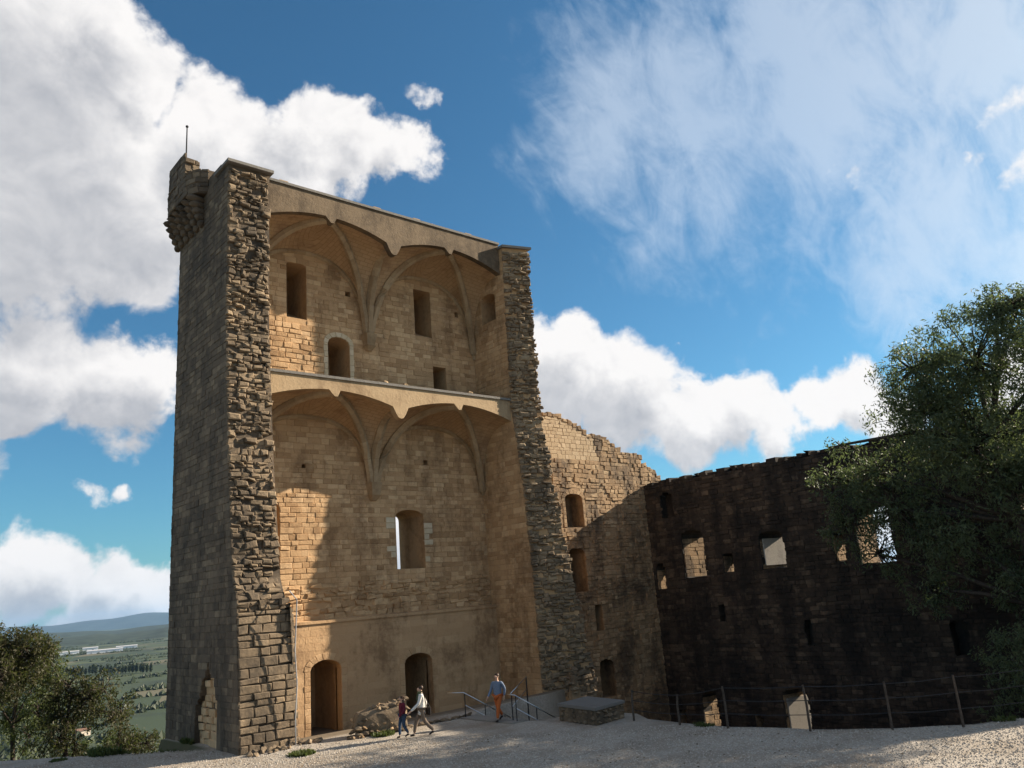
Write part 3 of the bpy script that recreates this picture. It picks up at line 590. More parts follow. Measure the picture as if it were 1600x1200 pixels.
# rib vaults of both storeys, cut open along their crowns and closed by a rendered band
def make_rib(P, r):
    core_ = simple('rib', lambda bm: tube(bm, P, r * 0.94, 6), PLAS, keep, 0.15)
    P = [Vector(p) for p in P]; n = len(P) - 1; st_ = 2
    for k in range(0, n, st_):
        seg = P[k:k + st_ + 1]
        if len(seg) < 2: continue
        a, b = seg[0].lerp(seg[1], 0.05), seg[-1].lerp(seg[-2], 0.05); seg = [a] + seg[1:-1] + [b]
        simple('voussoir', lambda bm: tube(bm, seg, r * random.uniform(0.99, 1.04), 6), PLAS, core_, random.uniform(0.15, 0.9))
def vault(zs, zk, top, band):
    for x0, x1 in ((XI, 20.68), (20.68, XR)):
        n, m = 44, 24; V = []; UV = []
        for i in range(n + 1):
            for j in range(m + 1):
                x = x0 + (x1 - x0) * i / n; y = YF + (YB + 0.02 - YF) * j / m
                xx = min(max(x, x0 + 1e-4), x1 - 1e-4); z = ceilz(xx, y, zs, zk); V.append((x, y, z))
        me_i = np.arange((n + 1) * (m + 1)).reshape(n + 1, m + 1)
        F = np.stack([me_i[:-1, :-1], me_i[:-1, 1:], me_i[1:, 1:], me_i[1:, :-1]], -1).reshape(-1, 4)
        me = mesh_np('vault_web', V, F, smooth=False); uvl = me.uv_layers.new(name='UVMap')
        xc, a, bdep = (x0 + x1) / 2, (x1 - x0) / 2, YB - YF
        Vn = np.array(V)
        for p in me.polygons:
            c = p.center; side = abs(c.x - xc) / a < abs(c.y - YF) / bdep
            for li in p.loop_indices:
                v = Vn[me.loops[li].vertex_index]
                uvl.data[li].uv = (v[1], (v[0] - xc) + 0.0 if False else math.copysign(math.hypot(v[0] - xc, (zk - v[2])), v[0] - xc)) if side else (v[0], math.hypot(v[1] - YF, zk - v[2]))
        wo_ = obj('vault_web', me, VAULT, keep)
        # ribs: two half diagonals, wall arch
        def rib(P, r): make_rib(P, r)
        for xe in (x0, x1):
            P = []
            for k in range(21):
                s_ = k / 20; x = xe + (xc - xe) * s_; y = YB - 0.06 + (YF + 0.05 - YB) * s_
                P.append((x + (0.1 if xe == x0 else -0.1) * (1 - s_), y, ceilz(min(max(x, x0 + 1e-3), x1 - 1e-3), min(y, YB), zs, zk) - 0.07 - (0.55 * (1 - s_) ** 8)))
            rib(P, 0.19)
        P = [(x0 + (x1 - x0) * k / 28, YB - 0.03, ceilz(min(max(x0 + (x1 - x0) * k / 28, x0 + 1e-3), x1 - 1e-3), YB, zs, zk) - 0.03) for k in range(29)]
        rib(P, 0.12)
    P = []
    for k in range(21):
        s_ = k / 20; y = YB - 0.06 + (YF + 0.05 - YB) * s_
        P.append((20.68, y, zs + (zk - zs) * (1 - (1 - s_) ** 2.2) ** 0.55 * (1 - 0.15 * s_ ** 2) - 0.08))
    make_rib(P, 0.24)
    # springer with its corbel
    def spr(bm):
        loft(bm, [(20.68 - .42, YB + .02, zs + .5), (20.68 + .42, YB + .02, zs + .5), (20.68 + .3, YB - .42, zs + .5), (20.68 - .3, YB - .42, zs + .5)],
                 [(20.68 - .3, YB + .02, zs - .12), (20.68 + .3, YB + .02, zs - .12), (20.68 + .22, YB - .3, zs - .12), (20.68 - .22, YB - .3, zs - .12)])
        loft(bm, [(20.68 - .34, YB + .02, zs - .12), (20.68 + .34, YB + .02, zs - .12), (20.68 + .26, YB - .36, zs - .12), (20.68 - .26, YB - .36, zs - .12)],
                 [(20.68 - .2, YB + .02, zs - .36), (20.68 + .2, YB + .02, zs - .36), (20.68 + .12, YB - .14, zs - .36), (20.68 - .12, YB - .14, zs - .36)])
    simple('springer', spr, PLAS, keep, 0.3)
    # front band
    N = 96; yb0, yb1 = YF - 0.28, YF + 0.06; fr, bk_ = [], []
    xs = [XI + (XR - XI) * i / N for i in range(N + 1)]
    V = []; 
    for x in xs:
        z = ceilz(min(max(x, XI + 1e-3), XR - 1e-3), YF, zs, zk) - 0.02
        if abs(x - 20.68) < 0.36: z -= 0.42 * (1 if abs(x - 20.68) < 0.2 else 0.6)
        for xc in ((XI + 20.68) / 2, (20.68 + XR) / 2):
            if abs(x - xc) < 0.27: z -= 0.3 * (1 if abs(x - xc) < 0.15 else 0.55)
        V += [(x, yb0, top), (x, yb0, z), (x, yb1, z), (x, yb1, top)]
    F = []
    for i in range(N):
        for k in range(4): F.append((4 * i + k, 4 * i + (k + 1) % 4, 4 * i + 4 + (k + 1) % 4, 4 * i + 4 + k))
    obj('rendered_band', mesh_np('rendered_band', V, np.array(F), np.full(len(V), 0.55)), band, keep)
    simple('floor_slab', lambda bm: box(bm, (XI - 0.02, YF - 0.36, top), (XR + 0.02, YB + 0.02, top + 0.12)), SLAB, keep, 0.25)
vault(*LOW, 14.62, PLAS); vault(*UPP, 23.72, WEA)
def lump(bm, c, s, j=0.02):
    r = bmesh.ops.create_icosphere(bm, subdivisions=2, radius=1, matrix=Matrix.Translation(c) @ Matrix.Diagonal((*s, 1)))
    for v in r['verts']: v.co += Vector((random.uniform(-j, j), random.uniform(-j, j), random.uniform(-j, j)))
simple('roof_vent', lambda bm: lump(bm, (23.6, 32.4, 23.95), (0.55, 0.45, 0.45)), PLAS, keep, 0.4)
for x in (14.6, 19.6, 22.0, 25.4): simple('roof_stone', lambda bm: box(bm, (x, 31.55, 23.83), (x + 0.42, 31.9, 23.98)), PLAS, keep, 0.4)
for x in (19.9, 21.0, 25.0): simple('floor_stone', lambda bm: lump(bm, (x, 31.55, 14.79), (0.16, 0.12, 0.09)), PLAS, keep, 0.4)
# corner turret carried on stepped corbels, with the flag pole
def turret(bm):
    plan = [(12.6, 33.0), (11.86, 33.0), (11.4, 33.25), (11.16, 33.7), (11.12, 34.3), (11.12, 36.2), (11.35, 36.75), (11.9, 36.98), (13.8, 36.98), (13.8, 36.5), (12.6, 36.5)]
    prism(bm, plan, 2, 23.15, 24.3)
    hi = [(11.75, 34.15), (11.16, 34.1), (11.13, 34.6), (11.13, 36.2), (11.36, 36.74), (11.9, 36.97), (13.0, 36.97), (13.0, 36.55), (11.95, 36.55), (11.75, 36.2)]
    loft(bm, [(x, y, 24.3) for x, y in hi], [(x, y, 25.55 - (0.25 if y < 34.2 else 0) - 0.25 * max(0, x - 12)) for x, y in hi])
    box(bm, (11.86, 31.55, TOP), (12.35, 32.95, TOP + 0.42))
tu = simple('corner_turret', turret, OUT, keep, 0.3)
def along(pts):
    P = np.array(pts); L = np.concatenate([[0], np.cumsum(np.linalg.norm(np.diff(P, axis=0), axis=1))])
    def f(u, z, d):
        u = min(max(u, 0), L[-1] - 1e-4); k = int(np.searchsorted(L, u, 'right')) - 1; t_ = (P[k + 1] - P[k]) / (L[k + 1] - L[k]); p = P[k] + t_ * (u - L[k])
        return (p[0] + t_[1] * d, p[1] - t_[0] * d, z)
    return f, L[-1]
f1, l1 = along([(11.86, 33.0), (11.4, 33.25), (11.16, 33.7), (11.12, 34.3), (11.12, 36.2), (11.35, 36.75), (11.9, 36.98)])
f2, l2 = along([(11.16, 34.1), (11.13, 34.6), (11.13, 36.2), (11.36, 36.74), (11.9, 36.97)])
K.courses(f1, 23.17, 24.34, lambda z: (0, l1), [], rng, 3, tu, ch=(0.2, 0.28), ln=(0.25, 0.5), proud=(0.01, 0.06), bev=0.025, jit=0.014, flip=True)
K.courses(f2, 24.34, 25.5, lambda z: (0, l2), [], rng, 3, tu, ch=(0.2, 0.28), ln=(0.3, 0.55), proud=(0.004, 0.04), bev=0.02, jit=0.01, flip=True)
to_tuf = lambda u, z, d: (u, 34.12 + d, z)
K.courses(to_tuf, 24.32, 25.25, lambda z: (11.14, 11.82), [], rng, 4, tu, ch=(0.2, 0.28), ln=(0.2, 0.4), proud=(0.0, 0.1), bev=0.03, jit=0.02)
for y in (33.3, 33.9, 34.55, 35.2, 35.85, 36.4):
    def corb(bm):
        for k in range(5): lump(bm, (XL - 0.02 - 0.065 * (k + 1), y + 0.2, 21.8 + 0.29 * k), (0.09 + 0.075 * (k + 1), 0.2, 0.19))
    simple('corbel', corb, OUT, keep, 0.4)
simple('lightning_conductor', lambda bm: tube(bm, [(13.75, 29.0, 5.35), (13.86, 28.62, 5.0), (13.8, 28.68, 3.2), (13.86, 28.66, 2.0), (13.78, 28.66, 0.9), (13.8, 28.68, -0.35)], 0.024, 6), PIPE, keep, smooth=True)
nk = K.build(keep)
pole = empty('flag_pole', (12.0, 36.55, 25.0)); tag(pole, 'thin dark metal pole with a ball tip on the corner turret', 'pole')
simple('shaft', lambda bm: tube(bm, [(12.0, 36.55, 24.9), (12.0, 36.55, 28.45)], [0.045, 0.03], 8), DARKM, pole)
simple('ball_tip', lambda bm: bmesh.ops.create_icosphere(bm, subdivisions=2, radius=0.075, matrix=Matrix.Translation((12.0, 36.55, 28.5))), DARKM, pole)

# ------------------------------------------------------------------ the broken wall beyond the keep
ruin = empty('broken_cross_wall', (36, 35, -4.6)); tag(ruin, 'sunlit ruined wall with a stepped broken top joining keep to dark wall', 'wall')
RT = [(28.9, 15.3), (33.9, 15.0), (34.6, 14.7), (35.7, 14.35), (36.1, 14.0), (37.4, 13.9), (38.4, 13.6), (39.2, 12.95), (41.0, 12.85), (41.5, 12.3), (42.1, 12.0), (42.9, 11.4), (43.3, 11.1)]
def rtop(x): return float(np.interp(x, [p[0] for p in RT], [p[1] for p in RT]))
def rmax(z):                                    # right limit of a course at height z
    xs = np.linspace(29.0, 43.3, 200); ok = [x for x in xs if rtop(x) >= z]
    return ok[-1] if ok else 29.1
w1r, w2r, w3r = Op(33.85, 35.3, 8.15, 10.15, 0.25, 1.0, frame=0.26), Op(33.75, 35.1, 4.4, 6.95, 0.35, 1.2), Op(35.5, 36.1, 2.1, 3.6, 0.1, 1.0)
w4r = Op(35.4, 36.6, -1.6, 0.5, 0.35, 1.2)
rops = [w1r, w2r, w3r, w4r]
bm = bmesh.new(); pts = [(29.0, -5.2), (43.3, -5.2)] + [(x, z - 0.25) for x, z in RT[::-1]]; pts[-1] = (29.0, RT[0][1] - 0.25)
prism(bm, pts, 1, YB, YB + 1.9); cut = bmesh.new()
for o in rops: o.cut(cut, to_back)
rcore = obj('wall_core', boolean_cut(bm_mesh('wall_core', bm), cut), RUI, ruin)
M2 = Masonry([RUI, ASH])
def smooth_zone(x, z):
    if x < 37 and 12.2 < z < 14.8: return ((0.004, 0.02), 0.005, 0.014, 1)
    if math.sin(x * 1.7 + z * 0.6) + math.sin(z * 1.3 - x * 0.8) > 1.5: return ((0.02, 0.1), 0.02, 0.03, None)
    return None
M2.courses(to_back, -4.8, 15.2, lambda z: (29.1, rmax(z) + rng.uniform(-0.15, 0.12)), rops, rng, 0, rcore, ch=(0.17, 0.3), ln=(0.24, 0.55), proud=(0.0, 0.07), bev=0.026, jit=0.014, zone=smooth_zone, rub=0.012, tint=(0.2, 1.0))
M2.arch(w1r, to_back, rng, 0, rcore, 0.26, 0.03, tint=(0.5, 0.9))
# loose top stones give the broken outline its steps
to_top = lambda u, z, d: (u, YB + 0.1 + d, z)
for x in np.arange(33.0, 43.0, 0.42):
    z = rtop(x) - 0.28; h = rng.uniform(0.15, 0.4)
    for dy in (0.0, 0.6, 1.2):
        tt = lambda u, zz, d, dy=dy: (u, YB + dy + d * 1.0, zz)
        M2.stone([(x, z), (x + rng.uniform(.3, .5), z), (x + rng.uniform(.3, .45), z + h), (x, z + h)], lambda u, zz, d, dy=dy: (u, YB + dy + (0.5 if d > 0 else d), zz), 0.05, 0.04, 0, rng.random(), rng, 0.03, rcore, False)
M2.build(ruin)

# ------------------------------------------------------------------ the dark curtain wall
curt = empty('curtain_wall', (42.3, 20, -4.6)); tag(curt, 'long dark backlit castle wall with a row of empty windows', 'wall')
XC, CT = 41.2, 10.75
CP = [(36.1, CT), (6.6, CT - 0.2), (6.0, 10.0), (5.2, 9.4), (4.4, 8.2), (3.8, 6.0), (2.9, 4.2), (1.6, 2.4), (0.0, 0.4), (-1.5, -2), (-1.5, -5.2), (36.1, -5.2)]
to_cur = lambda u, z, d: (XC + d, u, z)
cops = [Op(32.0, 33.05, 8.5, 10.1, 0.3, 0.6), Op(30.1, 31.8, 4.75, 7.6, 0.5, 2.6, (30.2, 31.5)), Op(33.3, 34.1, 4.15, 5.75, 0.3, 2.6, (33.4, 33.9)), Op(28.15, 28.95, 4.85, 6.0, 0.2, 2.6, (28.2, 28.8)), Op(24.7, 26.35, 4.85, 6.98, 0.4, 2.6, (24.8, 25.85)),
        Op(21.2, 21.9, 4.95, 6.5, 0.2, 2.6, (21.2, 21.8)), Op(18.6, 20.55, 4.7, 7.75, 0.5, 2.6, (18.7, 20.5)), Op(30.6, 31.8, -4.7, -1.85, 0.4, 2.6, (30.7, 31.6)), Op(24.75, 26.35, -4.7, -1.5, 0.4, 2.6, (24.8, 25.9)), Op(27.75, 28.3, -3.9, -2.95, 0.1, 2.6), Op(33.0, 33.6, -4.4, -3.0, 0.1, 2.6),
        Op(23.8, 24.3, 0.7, 2.0, 0, 0.5), Op(29.2, 29.7, 2.1, 3.0, 0, 0.5), Op(12.0, 12.9, 5.9, 7.4, 0.1, 2.6), Op(16.0, 16.8, 0.2, 1.8, 0.2, 0.6)]
for o in cops: o.rough = 0.07
bm = bmesh.new(); prism(bm, CP, 0, XC, XC + 2.2); cut = bmesh.new()
for o in cops: o.cut(cut, to_cur)
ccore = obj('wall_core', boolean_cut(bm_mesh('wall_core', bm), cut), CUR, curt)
def cbound(z):
    y0 = float(np.interp(z, [-5.2, -2, 0.4, 2.4, 4.2, 6.0, 8.2, 9.4, 10, 10.6, 11], [-1.5, -1.5, 0, 1.6, 2.9, 3.8, 4.4, 5.2, 6, 6.6, 6.8]))
    return (y0, YB)
M3 = Masonry([CUR, RUI])
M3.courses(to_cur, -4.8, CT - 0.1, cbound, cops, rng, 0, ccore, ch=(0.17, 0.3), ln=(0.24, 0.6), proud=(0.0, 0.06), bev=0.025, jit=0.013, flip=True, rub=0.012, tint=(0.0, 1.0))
# lit window reveals in coursed stone
for o in cops:
    if o.depth < 2: continue
    ue = o.u1; fe = (o.far or (o.u0, o.u1))[1]; tr_ = lambda u, z, d, ue=ue, fe=fe: (u, ue - 0.05 + (fe - ue) * (u - XC) / 2.6 + d, z)
    M3.courses(tr_, o.z0, o.z1 - o.rise, lambda z: (XC + 0.08, XC + 2.18), [], rng, 1, ccore, ch=(0.22, 0.32), ln=(0.35, 0.7), proud=(0.004, 0.03), bev=0.016, jit=0.006)
y = 6.8
while y < 35.8:                                 # uneven capping stones
    L = rng.uniform(0.35, 0.8); h = rng.uniform(0.1, 0.3)
    for xo in (0.0, 0.75, 1.5):
        M3.stone([(y, CT - 0.12), (y + L - .02, CT - 0.12), (y + L - .02, CT + h), (y, CT + h)], lambda u, z, d, xo=xo: (XC + xo + (0.7 if d > 0 else d), u, z), 0.03, 0.05, 0, rng.random() * 0.6, rng, 0.025, ccore, True)
    y += L
M3.build(curt)
simple('plaster_lining', lambda bm: prism(bm, [(XC + 0.25, 26.17), (XC + 0.25, 26.4), (XC + 2.1, 26.05), (XC + 2.1, 25.82)], 2, 5.05, 6.55), WPL, curt, 0.8)
simple('plaster_lining', lambda bm: prism(bm, [(XC + 0.25, 26.17), (XC + 0.25, 26.4), (XC + 2.1, 26.05), (XC + 2.1, 25.85)], 2, -4.6, -2.1), WPL, curt, 0.1)
print('keep stones', nk)

# ------------------------------------------------------------------ loose masonry on the terrace
def rock_template(seed, n=11):
    r = random.Random(seed); bm = bmesh.new()
    for _ in range(n):
        v = Vector((r.gauss(0, 1), r.gauss(0, 1), r.gauss(0, 1))).normalized(); bm.verts.new((v.x * r.uniform(.8, 1.1), v.y * r.uniform(.7, 1), v.z * r.uniform(.55, .8)))
    res = bmesh.ops.convex_hull(bm, input=bm.verts); bmesh.ops.delete(bm, geom=[g for g in res['geom_interior'] if isinstance(g, bmesh.types.BMVert)], context='VERTS')
    return bm
ROCKS = [bm_mesh('rock', rock_template(i, 12), 0.2 + 0.09 * (i % 8)) for i in range(8)]
for r_ in ROCKS: r_.materials.append(END)
ROCKS_T = [m_.copy() for m_ in ROCKS]
for r_ in ROCKS_T: r_.materials.clear(); r_.materials.append(RUI)
def rock(name, p, s, parent=None, pool=ROCKS, rz=None):
    o = bpy.data.objects.new(name, random.choice(pool)); COL.objects.link(o)
    if parent is not None:
        o.parent = parent; o.matrix_parent_inverse = Matrix.Translation(parent.location).inverted()
    o.location = p; o.scale = s if isinstance(s, tuple) else (s, s * random.uniform(.7, 1.1), s * random.uniform(.6, .9)); o.rotation_euler = (random.uniform(-.3, .3), random.uniform(-.3, .3), rz if rz is not None else random.uniform(0, 6.28))
    return o
# rubble fallen at the foot of the broken end
for k in range(26):
    x = random.uniform(11.95, 14.7); y = 28.35 + random.uniform(-.25, .35) + 0.25 * max(0, x - 13.4); s_ = random.uniform(.08, .22)
    tag(rock('fallen_stone', (x, y, gz(x, y) + s_ * 0.25), s_), 'grey rubble stone fallen at the foot of the broken left pier', 'stone', 'rubble stones at the foot of the left pier')
# stub of an old wall in front of the first doorway
stub = empty('wall_stub', (16.6, 28.1, 0)); tag(stub, 'low rounded stub of rubble masonry in front of the arched doorways', 'masonry stub')
A_, B_ = Vector((15.75, 28.05, 0)), Vector((17.75, 27.55, 0)); ax = (B_ - A_).normalized(); ay = Vector((-ax.y, ax.x, 0))
def stub_core(bm):
    bmesh.ops.create_icosphere(bm, subdivisions=3, radius=1, matrix=Matrix.Translation((A_ + B_) / 2 + Vector((0, 0, 0.42))) @ Matrix.Rotation(math.atan2(ax.y, ax.x), 4, 'Z') @ Matrix.Diagonal((0.9, 0.36, 0.5, 1)))
    Mi = Matrix.Rotation(-math.atan2(ax.y, ax.x), 3, 'Z'); Mf = Matrix.Rotation(math.atan2(ax.y, ax.x), 3, 'Z'); cc = (A_ + B_) / 2 + Vector((0, 0, 0.42))
    for v in bm.verts:
        q = Mi @ (v.co - cc); q = Vector((q.x / .9, q.y / .36, q.z / .5)); k = 1 / max(1e-6, (abs(q.x) ** 4 + abs(q.y) ** 4 + abs(q.z) ** 4) ** .25); q = q * k
        v.co = cc + Mf @ Vector((q.x * 1.0, q.y * .42, q.z * (.5 + .12 * q.x)))
        v.co.z = max(v.co.z, -0.1)
        q = v.co.copy(); v.co += Vector((math.sin(q.x * 9 + q.z * 7), math.sin(q.y * 8), math.sin(q.x * 7 + q.y * 11))) * 0.035
simple('core', stub_core, END, stub, 0.6)
for row in range(4):
    for k in range(9 - row // 2):
        for sd in (-1, 1):
            t_ = (k + 0.5 + random.uniform(-.2, .2)) / (9 - row // 2); z = 0.1 + row * 0.26 * (0.72 + 0.5 * t_)
            if row == 3 and t_ < 0.45: continue
            p = A_ + (B_ - A_) * t_ + ay * sd * (0.40 - 0.03 * row)
            rock('stone', (p.x, p.y, z + random.uniform(-.03, .05)), (random.uniform(.14, .2), random.uniform(.1, .15), random.uniform(.09, .14)), stub, ROCKS_T if random.random() < .3 else ROCKS, math.atan2(ax.y, ax.x) + random.uniform(-.3, .3))
for k in range(9):
    p = A_ + (B_ - A_) * (0.3 + 0.75 * k / 9); rock('stone', (p.x, p.y, 0.85 + 0.22 * k / 9 + random.uniform(-.05, .05)), (random.uniform(.14, .22), .2, .13), stub, ROCKS)
for k in range(10):
    x = 15.55 + random.uniform(-.3, .9); y = 27.75 + random.uniform(-.35, .2) - 0.25 * (x - 15.5)
    tag(rock('fallen_stone', (x, y, gz(x, y) + .04), random.uniform(.07, .15), pool=ROCKS_T), 'tan stone lying beside the low masonry stub', 'stone', 'stones beside the masonry stub')
# kerb of flat stones between gravel and the keep floor
for k in range(11):
    t_ = k / 10; x = 17.9 + 2.9 * t_; y = 27.6 - 0.2 * math.sin(t_ * 3) + 0.1 * t_
    tag(rock('kerb_stone', (x, y, gz(x, y) + 0.05), (0.2, 0.15, 0.1), pool=ROCKS, rz=0.05), 'flat kerb stone edging the gravel before the second doorway', 'kerb stone', 'kerb stones edging the gravel')
# stone platform with a flat grey slab, and the small cairn behind it
plat = empty('stone_platform', (22.0, 22.4, 0)); tag(plat, 'low square rubble platform topped by a flat grey slab', 'platform')
PA = [Vector((21.05, 20.8, 0)), Vector((22.75, 21.05, 0)), Vector((23.05, 23.2, 0)), Vector((21.35, 22.95, 0))]
simple('core', lambda bm: loft(bm, [(p.x, p.y, -0.3) for p in PA], [(p.x, p.y, 0.5) for p in PA]), END, plat, 0.1)
simple('slab', lambda bm: loft(bm, [(p.x * 1.0 + (p.x - 22.1) * .06, p.y + (p.y - 22.5) * .04, 0.5) for p in PA], [(p.x + (p.x - 22.1) * .06, p.y + (p.y - 22.5) * .04, 0.6) for p in PA]), SLAB, plat, 0.1)
for i in range(4):
    a, b = PA[i], PA[(i + 1) % 4]; L = (b - a).length; n = int(L / 0.34)
    for row in range(3):
        for k in range(n):
            p = a + (b - a) * ((k + 0.5 + random.uniform(-.15, .15)) / n)
            rock('stone', (p.x, p.y, 0.07 + row * 0.17), (random.uniform(.15, .2), .1, random.uniform(.09, .12)), plat, ROCKS, math.atan2(b.y - a.y, b.x - a.x) + random.uniform(-.15, .15))
cairn = empty('stone_pillar_stump', (24.2, 25.0, -2)); tag(cairn, 'small crumbling stone stump catching sunlight behind the flat slab', 'masonry stump')
for k in range(12):
    rock('stone', (24.2 + random.uniform(-.22, .22), 25.0 + random.uniform(-.2, .2), -0.6 + k * 0.185), (random.uniform(.2, .34) * (1.15 - k * .04), random.uniform(.2, .3), random.uniform(.1, .15)), cairn, ROCKS_T)
simple('core', lambda bm: tube(bm, [(24.2, 25, -4.7), (24.2, 25, -0.6), (24.2, 25.0, 1.2)], [0.6, 0.4, 0.15], 8), RUI, cairn, 0.3)

# stairs down beside the keep, with steel handrails
stair = empty('stair', (21.5, 25.8, 0)); tag(stair, 'stone stair going down beside the keep between steel handrails', 'stair')
simple('threshold', lambda bm: box(bm, (20.15, 24.2, -0.25), (20.95, 27.4, 0.035)), SLAB, stair, 0.8)
for k in range(12):
    simple('step', lambda bm: box(bm, (20.95 + 0.3 * k, 24.3, -0.17 * (k + 1) - 0.6), (21.26 + 0.3 * k, 27.4, -0.17 * (k + 1))), SLAB, stair, 0.5)
def handrail(nm, y, label, flat, x0=20.3):
    h = empty('handrail', (x0, y, 0)); tag(h, label, 'handrail', 'handrails of the stair')
    P = [(x0 + flat[0], y + flat[1], 0.98), (x0, y, 0.95), (x0 + 3.2, y, 0.95 - 1.75)]
    simple('rail', lambda bm: tube(bm, P, 0.021, 8), STEEL, h, smooth=True)
    P2 = [(x0 + 0.05, y, 0.48), (x0 + 3.2, y, 0.48 - 1.75)]
    simple('rail', lambda bm: tube(bm, P2, 0.018, 8), STEEL, h, smooth=True)
    for k in range(4):
        x = x0 + 0.05 + k * 1.0; z = 0.93 - (x - x0) * 0.547
        simple('post', lambda bm: tube(bm, [(x, y, z - 1.25), (x, y, z)], 0.02, 8), DARKM, h)
    return h
handrail('a', 27.3, 'steel handrail of the stair on the keep wall side, beside the walking man', (-0.45, 0.5))
h2 = handrail('b', 24.35, 'steel handrail of the stair on the slab side with a second rail behind', (-0.1, 0.3), 20.45)
simple('rail', lambda bm: tube(bm, [(20.45, 24.55, 1.0), (24.6, 28.4, 1.0)], 0.022, 8), STEEL, h2, smooth=True)
simple('rail', lambda bm: tube(bm, [(20.6, 24.7, 0.5), (24.6, 28.4, 0.5)], 0.016, 8), STEEL, h2, smooth=True)
simple('post', lambda bm: tube(bm, [(20.6, 24.7, 0), (20.6, 24.7, 1.0)], 0.022, 8), DARKM, h2)
simple('post', lambda bm: tube(bm, [(24.6, 28.4, -4.7), (24.6, 28.4, 1.0)], 0.03, 8), DARKM, h2)

# cable fence along the rim of the terrace
fence = empty('cable_fence', (23, 14, 0)); tag(fence, 'wooden post and cable fence along the far rim of the gravel terrace', 'fence')
FP = [(22.3, 20.2), (22.3, 18.2), (22.4, 16.4), (23.05, 13.95), (23.95, 11.9), (25.2, 10.45), (27.1, 9.2), (29.0, 7.2)]
HT = [1.0, 0.95, 1.25, 1.3, 1.3, 1.4, 1.4, 1.4]
for (x, y), h in zip(FP, HT):
    g = gz(x, y)
    simple('post', lambda bm: tube(bm, [(x, y, g - 0.3), (x + random.uniform(-.03, .03), y, g + h * .6), (x + random.uniform(-.05, .05), y, g + h)], [0.04, 0.037, 0.034], 7), WOODP, fence)
for i in range(len(FP) - 1):
    for fr in (0.35, 0.66, 0.96):
        a = Vector((*FP[i], gz(*FP[i]) + HT[i] * fr)); b = Vector((*FP[i + 1], gz(*FP[i + 1]) + HT[i + 1] * fr)); m_ = (a + b) / 2 - Vector((0, 0, 0.03))
        simple('cable', lambda bm: tube(bm, [a, m_, b], 0.012, 5), DARKM, fence)

def litter():
    r = np.random.default_rng(77); n = 900; a = np.radians(r.uniform(18, 80, n)); d = r.uniform(21, 34, n); x, y = d * np.cos(a), d * np.sin(a)
    ok = (x < edge_x(y) - .2) & ~((x > 11.6) & (y > 28.2)) & (((x - 6.25) * .778 + (y - 38) * .628) < -.2); x, y = x[ok], y[ok]; n = len(x); z = height(x, y) + .03
    th = r.uniform(0, 6.28, n); L = r.uniform(.025, .06, n); c, q = np.cos(th) * L, np.sin(th) * L; t_ = r.uniform(-.015, .02, (n, 4))
    V = np.stack([np.stack([x - c, y - q, z + t_[:, 0]], -1), np.stack([x + q * .5, y - c * .5, z + t_[:, 1]], -1), np.stack([x + c, y + q, z + t_[:, 2]], -1), np.stack([x - q * .5, y + c * .5, z + t_[:, 3]], -1)], 1).reshape(-1, 3)
    o = obj('leaf_litter', mesh_np('leaf_litter', V, np.arange(n * 4).reshape(-1, 4), np.repeat(r.random(n), 4)), leaf_mat('dry_leaf', (0.07, 0.045, 0.022), (0.18, 0.12, 0.06), .1)); tag(o, 'dry leaves scattered thinly over the gravel', 'leaf litter', kind='stuff')
litter()

# ------------------------------------------------------------------ people
SKIN = plain('skin', (0.50, 0.31, 0.22), 0.55, 0, 0.08); HAIR = plain('brown_hair', (0.05, 0.03, 0.02), 0.5, 0, 0.3, 60)
def cloth(name, c): return plain(name, c, 0.9, 0, 0.18, 30)
def skin_mesh(name, pts, edges, mat, parent, sub=2):
    me = bpy.data.meshes.new(name); names = list(pts); me.from_pydata([pts[n][0] for n in names], [(names.index(a), names.index(b)) for a, b in edges], [])
    o = bpy.data.objects.new(name, me); COL.objects.link(o); o.modifiers.new('s', 'SKIN'); sm = o.modifiers.new('u', 'SUBSURF'); sm.levels = sub; sm.render_levels = sub
    for i, n in enumerate(names):
        r = pts[n][1]; me.skin_vertices[0].data[i].radius = (r, r) if not isinstance(r, tuple) else r
    me.skin_vertices[0].data[0].use_root = True
    dg = bpy.context.evaluated_depsgraph_get(); r = bpy.data.meshes.new_from_object(o.evaluated_get(dg)); bpy.data.objects.remove(o); r.materials.clear()
    r.polygons.foreach_set('use_smooth', np.ones(len(r.polygons), bool)); r.name = name
    return obj(name, r, mat, parent, keep=False)
